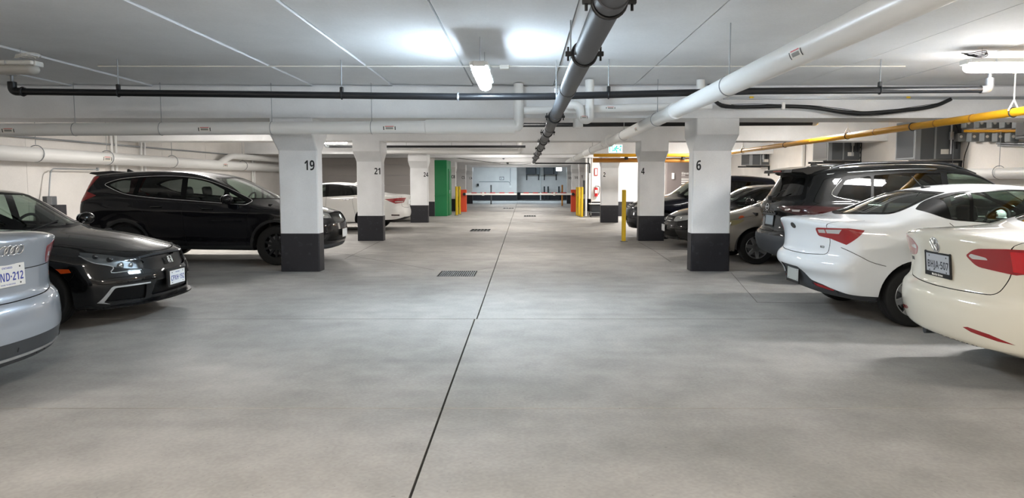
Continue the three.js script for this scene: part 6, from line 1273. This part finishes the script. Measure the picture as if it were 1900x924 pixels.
// silver sedan, tail to the aisle, nearest on the left
function silverSedan() {
  const s = {
    L: 4.9, hw: 0.905, low: 0.2, res: 1.15, paint: paint(0xa2a9b2, 0.35, 0.35), cabin: [0.8, 3.8], tumble: 0.38, sweepF: 0.45, sweepR: 0.4, sweepP: 2.2, crown: 0.05, round: 0.085,
    spine: [[0.85, 0.62], [4.0, 0.55]],
    profile: [[0.2, 0.2, 0.08], [0.05, 0.24, 0.04], [0.0, 0.42, 0.1], [0.02, 0.62, 0.05], [0.09, 0.69, 0.04], [0.09, 0.9, 0.08], [0.02, 1.09, 0.03], [0.12, 1.12, 0.06], [0.75, 1.15, 0.15], [1.7, 1.41, 0.4], [2.4, 1.455, 0.6], [3.0, 1.38, 0.35], [3.75, 1.0, 0.2], [4.6, 0.85, 0.3], [4.85, 0.66, 0.1], [4.9, 0.42, 0.1], [4.8, 0.18, 0.1]],
    belt: [[0, 1.02], [0.7, 1.04], [1.5, 1.03], [3.7, 0.95], [4.9, 0.84]], plan: [[0, 0.81], [0.6, 0.87], [1.4, 0.905], [3.4, 0.905], [4.9, 0.83]],
    creases: [{ pts: [[0.2, 0.93], [2, 0.9], [4.4, 0.82]], amp: 0.014, up: 0.07, down: 0.2, fade: 0.4 }],
    wheels: [[1.1, 0.335], [4.0, 0.335]], arch: 0.385, wheelStyle: { n: 5, w: 0.035, split: 0.17 }, rimMat: CM.alloyDark, tyreW: 0.245, seatX: 2.35,
  };
  makeCar(s, [-3.4 - s.L / 2, 0, -4.32], Math.PI, 'silver_sedan', 'silver sedan with four-ring badge parked tail first', (C) => {
    const { B, put, patch } = C;
    tailLight(C, 'rear', roundPoly([[0.44, 1.0, 0.02], [0.6, 1.03], [1.2, 1.06], [1.2, 0.85], [0.55, 0.862], [0.5, 0.87, 0.03]], 4), 'side', [[-0.3, 1.1], [0.3, 1.02], [0.42, 0.95], [0.2, 0.86], [-0.3, 0.8]], CM.red, [['rear', [[0.52, 0.95], [1.2, 0.96], [1.2, 0.925], [0.53, 0.918]], CM.lampClear, 'clear_band', (x, y) => x < 0.22 && y > 0.86]], 0.003);
    addPlate(C, 'rear', 0.84, 0, plateTex('CEND·212', 'ONTARIO', 'YOURS TO DISCOVER', '#34439a', '#e6e6e4'), { off: 0.008, label: 'white plate reading CEND 212', lean: 0.02 });
    const lid = bend([[0.66, 1.12], [0.64, 0.9], [0.6, 0.68], [0.4, 0.665], [0, 0.66]], 0.06);
    gapLines(C, [['rear', lid, 1, (x) => x < 0.4], ['rear', lid, -1, (x) => x < 0.4], ['top', [[0.06, 0.66], [0.75, 0.67]], 1, (x, y) => y > 0.97], ['top', [[0.06, 0.66], [0.75, 0.67]], -1, (x, y) => y > 0.97], ['rear', [[-0.62, 0.862], [-0.2, 0.868], [0.2, 0.868], [0.62, 0.862]], 0, (x) => x < 0.4]]);
    patch('chrome_strip', B.take('rear', mirrorZ([[0, 0.3], [0.75, 0.3], [0.78, 0.282], [0, 0.28]]), 0, (x) => x < 0.5), CM.chrome, 0.004);
    patch('diffuser', B.take('rear', mirrorZ([[0, 0.4], [0.6, 0.4], [0.95, 0.43], [0.95, 0.05], [0, 0.05]]), 0, (x) => x < 0.6), CM.plasticGrey, -0.006);
    for (const i of [-1.5, -0.5, 0.5, 1.5]) { const at = rearEmblemFrame(C, 1.015, i * 0.046); put('emblem_ring', at(new THREE.TorusGeometry(0.034, 0.0055, 8, 30).translate(0, 0, 0.004 + (i > 0 ? 0.002 : 0))), CM.chrome); }
    sideWindows(C, [[roundPoly([[1.5, 1.08, 0.02], [1.8, 1.34, 0.1], [2.4, 1.39, 0.02], [2.38, 1.05, 0.02]], 4), CM.glass], [roundPoly([[2.48, 1.05, 0.02], [2.5, 1.39, 0.02], [2.85, 1.35, 0.2], [3.45, 1.06, 0.05], [3.4, 1.0, 0.02]], 4), CM.glass]], roundPoly([[1.3, 1.06, 0.05], [1.75, 1.35, 0.15], [2.4, 1.415, 0.3], [2.9, 1.37, 0.25], [3.55, 1.05, 0.04], [3.45, 0.98, 0.02]], 4));
    endGlass(C, 'rear', roundPoly(mirrorZ([[0, 1.38], [0.5, 1.36, 0.04], [0.62, 1.2, 0.04], [0, 1.18]]), 4), 'rear_window', CM.glass, null, (x) => x > 0.5);
    endGlass(C, 'front', roundPoly(mirrorZ([[0, 1.37], [0.52, 1.35, 0.04], [0.7, 1.04, 0.04], [0, 1.03]]), 4), 'windshield', CM.glass, null, (x) => x < 4);
    headlight(C, 'front', [[0.4, 0.78], [0.95, 0.85], [0.95, 0.66], [0.42, 0.66]], 'side', [[4.2, 0.85], [5, 0.8], [5, 0.6], [4.6, 0.64]], { lamps: [[0.72, 0.55, 0.05]] });
    mirrorPart(C, 3.35, 1.06, s.paint); handles(C, [[1.9, 0.92], [2.9, 0.9]], s.paint);
  });
}
// white luxury sedan behind columns 19 and 21
function whiteLuxury() {
  const s = {
    L: 4.85, hw: 0.92, low: 0.2, res: 0.8, paint: paint(0xf0eeea), cabin: [0.7, 3.7], tumble: 0.38, sweepF: 0.45, sweepR: 0.32, sweepP: 2.6, crown: 0.05, round: 0.09,
    spine: [[0.85, 0.64], [4.0, 0.55]],
    profile: [[0.3, 0.26, 0.1], [0.05, 0.36, 0.06], [0.0, 0.55, 0.1], [0.06, 0.75, 0.05], [0.02, 1.06, 0.04], [0.15, 1.1, 0.08], [0.7, 1.13, 0.15], [1.6, 1.43, 0.4], [2.3, 1.49, 0.6], [2.95, 1.4, 0.35], [3.7, 1.0, 0.2], [4.55, 0.85, 0.3], [4.8, 0.66, 0.1], [4.85, 0.42, 0.1], [4.75, 0.2, 0.1]],
    belt: [[0, 1.04], [0.8, 1.07], [1.6, 1.05], [3.7, 0.96], [4.85, 0.84]], plan: [[0, 0.86], [0.6, 0.9], [1.4, 0.92], [3.4, 0.92], [4.85, 0.83]],
    wheels: [[1.12, 0.34], [3.97, 0.34]], arch: 0.39, wheelStyle: { n: 12, w: 0.028 }, seatX: 2.3,
  };
  makeCar(s, [-3.55 - s.L / 2, 0, -20.15], Math.PI, 'white_luxury_sedan', 'white luxury sedan half hidden by column 21', (C) => {
    const { B, put, patch } = C;
    tailLight(C, 'rear', [[0.4, 1.0], [0.6, 1.0], [1.2, 1.02], [1.2, 0.8], [0.5, 0.86]], 'side', [[-0.3, 1.1], [0.3, 0.99], [0.62, 0.965], [0.3, 0.83], [-0.3, 0.78]], CM.red, [['rear', [[0.55, 0.9], [0.85, 0.9], [0.85, 0.87], [0.55, 0.88]], CM.lampClear, 'reverse_lamp', (x) => x < 0.4]]);
    patch('diffuser', B.take('rear', mirrorZ([[0, 0.42], [0.5, 0.42], [0.8, 0.36], [1, 0.32], [1, 0.1], [0, 0.1]]), 0, (x) => x < 0.7), CM.trim, -0.01);
    for (const w of [1, -1]) patch('bumper_reflector', B.take('side', [[0.2, 0.5], [0.42, 0.51], [0.42, 0.47], [0.2, 0.46]], w), CM.redDeep, -0.002);
    sideWindows(C, [[roundPoly([[1.2, 1.13, 0.02], [1.5, 1.32, 0.08], [1.62, 1.35, 0.02], [1.52, 1.1, 0.02]], 3), CM.tint], [roundPoly([[1.56, 1.1, 0.02], [1.68, 1.36, 0.03], [2.3, 1.41, 0.02], [2.28, 1.06, 0.02]], 4), CM.tint], [roundPoly([[2.38, 1.055, 0.02], [2.4, 1.41, 0.02], [2.8, 1.36, 0.2], [3.4, 1.07, 0.05], [3.34, 1.01, 0.02]], 4), CM.glass]], roundPoly([[1.08, 1.12, 0.04], [1.55, 1.37, 0.15], [2.3, 1.435, 0.3], [2.85, 1.38, 0.25], [3.5, 1.05, 0.04], [3.4, 0.98, 0.02], [1.6, 1.075, 0.1]], 4));
    endGlass(C, 'rear', roundPoly(mirrorZ([[0, 1.4], [0.5, 1.38, 0.04], [0.62, 1.18, 0.04], [0, 1.16]]), 4), 'rear_window', CM.tint, null, (x) => x > 0.5);
    endGlass(C, 'front', roundPoly(mirrorZ([[0, 1.38], [0.52, 1.36, 0.04], [0.7, 1.04, 0.04], [0, 1.03]]), 4), 'windshield', CM.glass, null, (x) => x < 4);
    gapLines(C, [['side', curve([[1.5, 1.06], [1.56, 0.9], [1.46, 0.4]])], ['side', [[2.34, 1.04], [2.38, 0.3]]], ['rear', curve([[0.64, 1.1], [0.62, 0.9], [0.56, 0.74], [0.3, 0.7], [0, 0.7]]), 1], ['rear', curve([[0.64, 1.1], [0.62, 0.9], [0.56, 0.74], [0.3, 0.7], [0, 0.7]]), -1]]);
    handles(C, [[1.75, 0.95], [2.75, 0.93]], CM.chrome); mirrorPart(C, 3.3, 1.08, s.paint);
    addPlate(C, 'rear', 0.86, 0, plateTex('', '', ''), { off: 0.008 }); finAntenna(C, 1.7, s.paint);
  });
}

// cars deeper in the rows: plainer, still whole
function plainCar(o, at, turn, name, lab) {
  const t = o.tall ?? 0, L = o.L, k = (v) => v + t * Math.max(0, v - 0.5), s = {
    L, hw: o.hw, low: o.low ?? 0.2, res: 0.62, paint: o.paint, cabin: [o.suv ? 0.3 : 0.75, L - 1.0], tumble: 0.34, sweepF: 0.46, sweepR: 0.3, sweepP: 2.5, crown: 0.05, round: 0.09,
    spine: [[0.85, o.suv ? 0.8 : 0.6], [L - 0.85, o.suv ? 0.62 : 0.52]],
    profile: o.suv ? [[0.22, 0.3, 0.1], [0, 0.5, 0.1], [0.06, 1.0, 0.08], [0.42, 1.58, 0.1], [1.2, 1.66, 0.4], [2.0, 1.665, 0.5], [2.5, 1.56, 0.35], [L - 1.2, 1.12, 0.22], [L - 0.4, 1.0, 0.25], [L - 0.08, 0.84, 0.1], [L, 0.5, 0.1], [L - 0.1, 0.25, 0.08]]
      : [[0.25, 0.22, 0.1], [0, 0.5, 0.1], [0.05, 0.85, 0.08], [0.05, 1.03, 0.04], [0.6, 1.1, 0.15], [1.55, 1.38, 0.4], [2.2, 1.43, 0.5], [2.75, 1.36, 0.35], [L - 1.18, 0.98, 0.2], [L - 0.45, 0.87, 0.35], [L - 0.09, 0.7, 0.1], [L, 0.45, 0.1], [L - 0.05, 0.2, 0.06]],
    belt: o.suv ? [[0, 1.12], [1.5, 1.08], [L, 0.96]] : [[0, 1.0], [1.5, 0.99], [L - 1.2, 0.92], [L, 0.8]], plan: [[0, o.hw - 0.07], [1.2, o.hw], [L - 1.2, o.hw], [L, o.hw - 0.08]],
    wheels: o.suv ? [[0.95, 0.34], [L - 0.9, 0.34]] : [[1.02, 0.32], [L - 0.92, 0.32]], arch: o.suv ? 0.4 : 0.37, wheelStyle: { n: 5, w: 0.04, split: 0.15 }, seatX: L / 2 - 0.15, seatY: o.suv ? 0.45 : 0.32, rimMat: o.rim,
  };
  const y1 = o.suv ? 1.52 : 1.35, yb = o.suv ? 1.12 : 1.0, yf = o.suv ? 0.9 : 0.7;
  makeCar(s, at, turn, name, lab, (C) => {
    const { B, put, patch } = C;
    const xa = o.suv ? 0.7 : 1.2, xm = L / 2 - 0.05, xe = L - 1.42;
    sideWindows(C, [[roundPoly([[xa, yb + 0.03, 0.03], [xa + (o.suv ? 0.12 : 0.35), y1 - 0.07, 0.08], [xm - 0.05, y1, 0.02], [xm - 0.07, yb, 0.02]], 4), CM.tint], [roundPoly([[xm + 0.03, yb, 0.02], [xm + 0.05, y1, 0.02], [xm + 0.35, y1 - 0.04, 0.15], [xe, yb + 0.02, 0.05], [xe - 0.05, yb - 0.05, 0.02]], 4), CM.glass]],
      roundPoly([[xa - 0.12, yb + 0.01, 0.04], [xa + (o.suv ? 0.05 : 0.3), y1 - 0.04, 0.1], [xm, y1 + 0.025, 0.3], [xm + 0.4, y1 - 0.02, 0.15], [xe + 0.1, yb, 0.04], [xe - 0.03, yb - 0.08, 0.02]], 4));
    endGlass(C, 'front', roundPoly(mirrorZ([[0, y1 + 0.0], [0.5, y1 - 0.02, 0.04], [0.68, yb + 0.05, 0.04], [0, yb + 0.03]]), 4), 'windshield', CM.glass, null, (x) => x < L - 1);
    endGlass(C, 'rear', roundPoly(mirrorZ([[0, y1], [0.5, y1 - 0.03, 0.04], [0.6, yb + 0.12, 0.04], [0, yb + 0.1]]), 4), 'rear_window', CM.tint, null, (x) => x > (o.suv ? 0 : 0.4));
    headlight(C, 'front', roundPoly([[0.4, yf + 0.02, 0.02], [1.2, yf + 0.14], [1.2, yf - 0.1], [0.42, yf - 0.09, 0.02]], 3), 'side', [[L - 0.62, yf + 0.1], [L - 0.3, yf + 0.06], [L + 0.3, yf + 0.02], [L + 0.3, yf - 0.2], [L - 0.35, yf - 0.05]], { bowl: CM.lampClear, deep: 0.035, lamps: [[yf - 0.03, 0.55, 0.045]] });
    patch('grille', B.take('front', roundPoly(mirrorZ([[0, yf + 0.02], [0.38, yf + 0.01, 0.03], [0.36, yf - 0.12, 0.04], [0, yf - 0.15]]), 3), 0, (x) => x > L - 0.7), CM.trim, -0.02);
    for (const dy of [-0.04, -0.09]) put('grille_bar', spline([-0.34, -0.17, 0, 0.17, 0.34].map((z) => V(B.xFront(yf + dy, z) - 0.004, yf + dy, z)), 0.008, 6, 16), CM.chrome);
    patch('lower_grille', B.take('front', roundPoly(mirrorZ([[0, 0.42], [0.5, 0.42, 0.03], [0.6, 0.27, 0.04], [0, 0.27]]), 3), 0, (x) => x > L - 0.7), CM.trim, -0.02);
    tailLight(C, 'rear', [[0.45, yf + 0.3], [1.2, yf + 0.32], [1.2, yf + 0.1], [0.5, yf + 0.13]], 'side', [[-0.3, yf + 0.4], [0.32, yf + 0.3], [0.2, yf + 0.12], [-0.3, yf]], CM.red);
    gapLines(C, [['side', [[xm - 0.01, yb - 0.05], [xm + 0.02, 0.3]]], ['side', [[L - 1.3, yb - 0.1], [L - 1.36, 0.3]]], ['side', curve([[xa + 0.1, yb - 0.04], [xa + 0.25, 0.8], [xa + 0.22, 0.4]])]]);
    addPlate(C, 'front', o.suv ? 0.5 : 0.44, 0, plateTex('', '', ''), { off: 0.02 }); mirrorPart(C, xe - 0.2, yb + 0.06, s.paint); handles(C, [[xm - 0.65, yb - 0.14], [xm + 0.4, yb - 0.15]], s.paint);
    const at2 = rearEmblemFrame(C, yf - 0.05, 0, 'front'); put('emblem', at2(new THREE.TorusGeometry(0.045, 0.007, 8, 24).translate(0, 0, 0.01)), CM.chrome);
  });
}
whiteCompact(); creamSedan(); blackCrossover(); beigeHatch(); blackSedan(); navyCrossover(); silverSedan(); whiteLuxury();
plainCar({ L: 4.5, hw: 0.88, paint: paint(0x060708) }, [3.18 + 2.25, 0, -14.75], Math.PI, 'dark_sedan', 'black sedan peeking out between columns 4 and 6');
plainCar({ L: 4.3, hw: 0.89, suv: true, low: 0.27, paint: paint(0x0c0f1c) }, [2.72 + 2.15, 0, -17.5], Math.PI, 'blue_crossover', 'dark blue crossover nosing past column 4');
plainCar({ L: 4.5, hw: 0.88, paint: paint(0xeceae6) }, [4.1 + 2.25, 0, -20.2], Math.PI, 'white_sedan', 'white sedan beyond the dark blue crossover');
plainCar({ L: 4.5, hw: 0.88, paint: paint(0x060708) }, [-3.95 - 2.25, 0, -24.6], 0, 'dark_sedan', 'black sedan nosing out beside column 24');

mark(scene);
renderer.render(scene, camera);
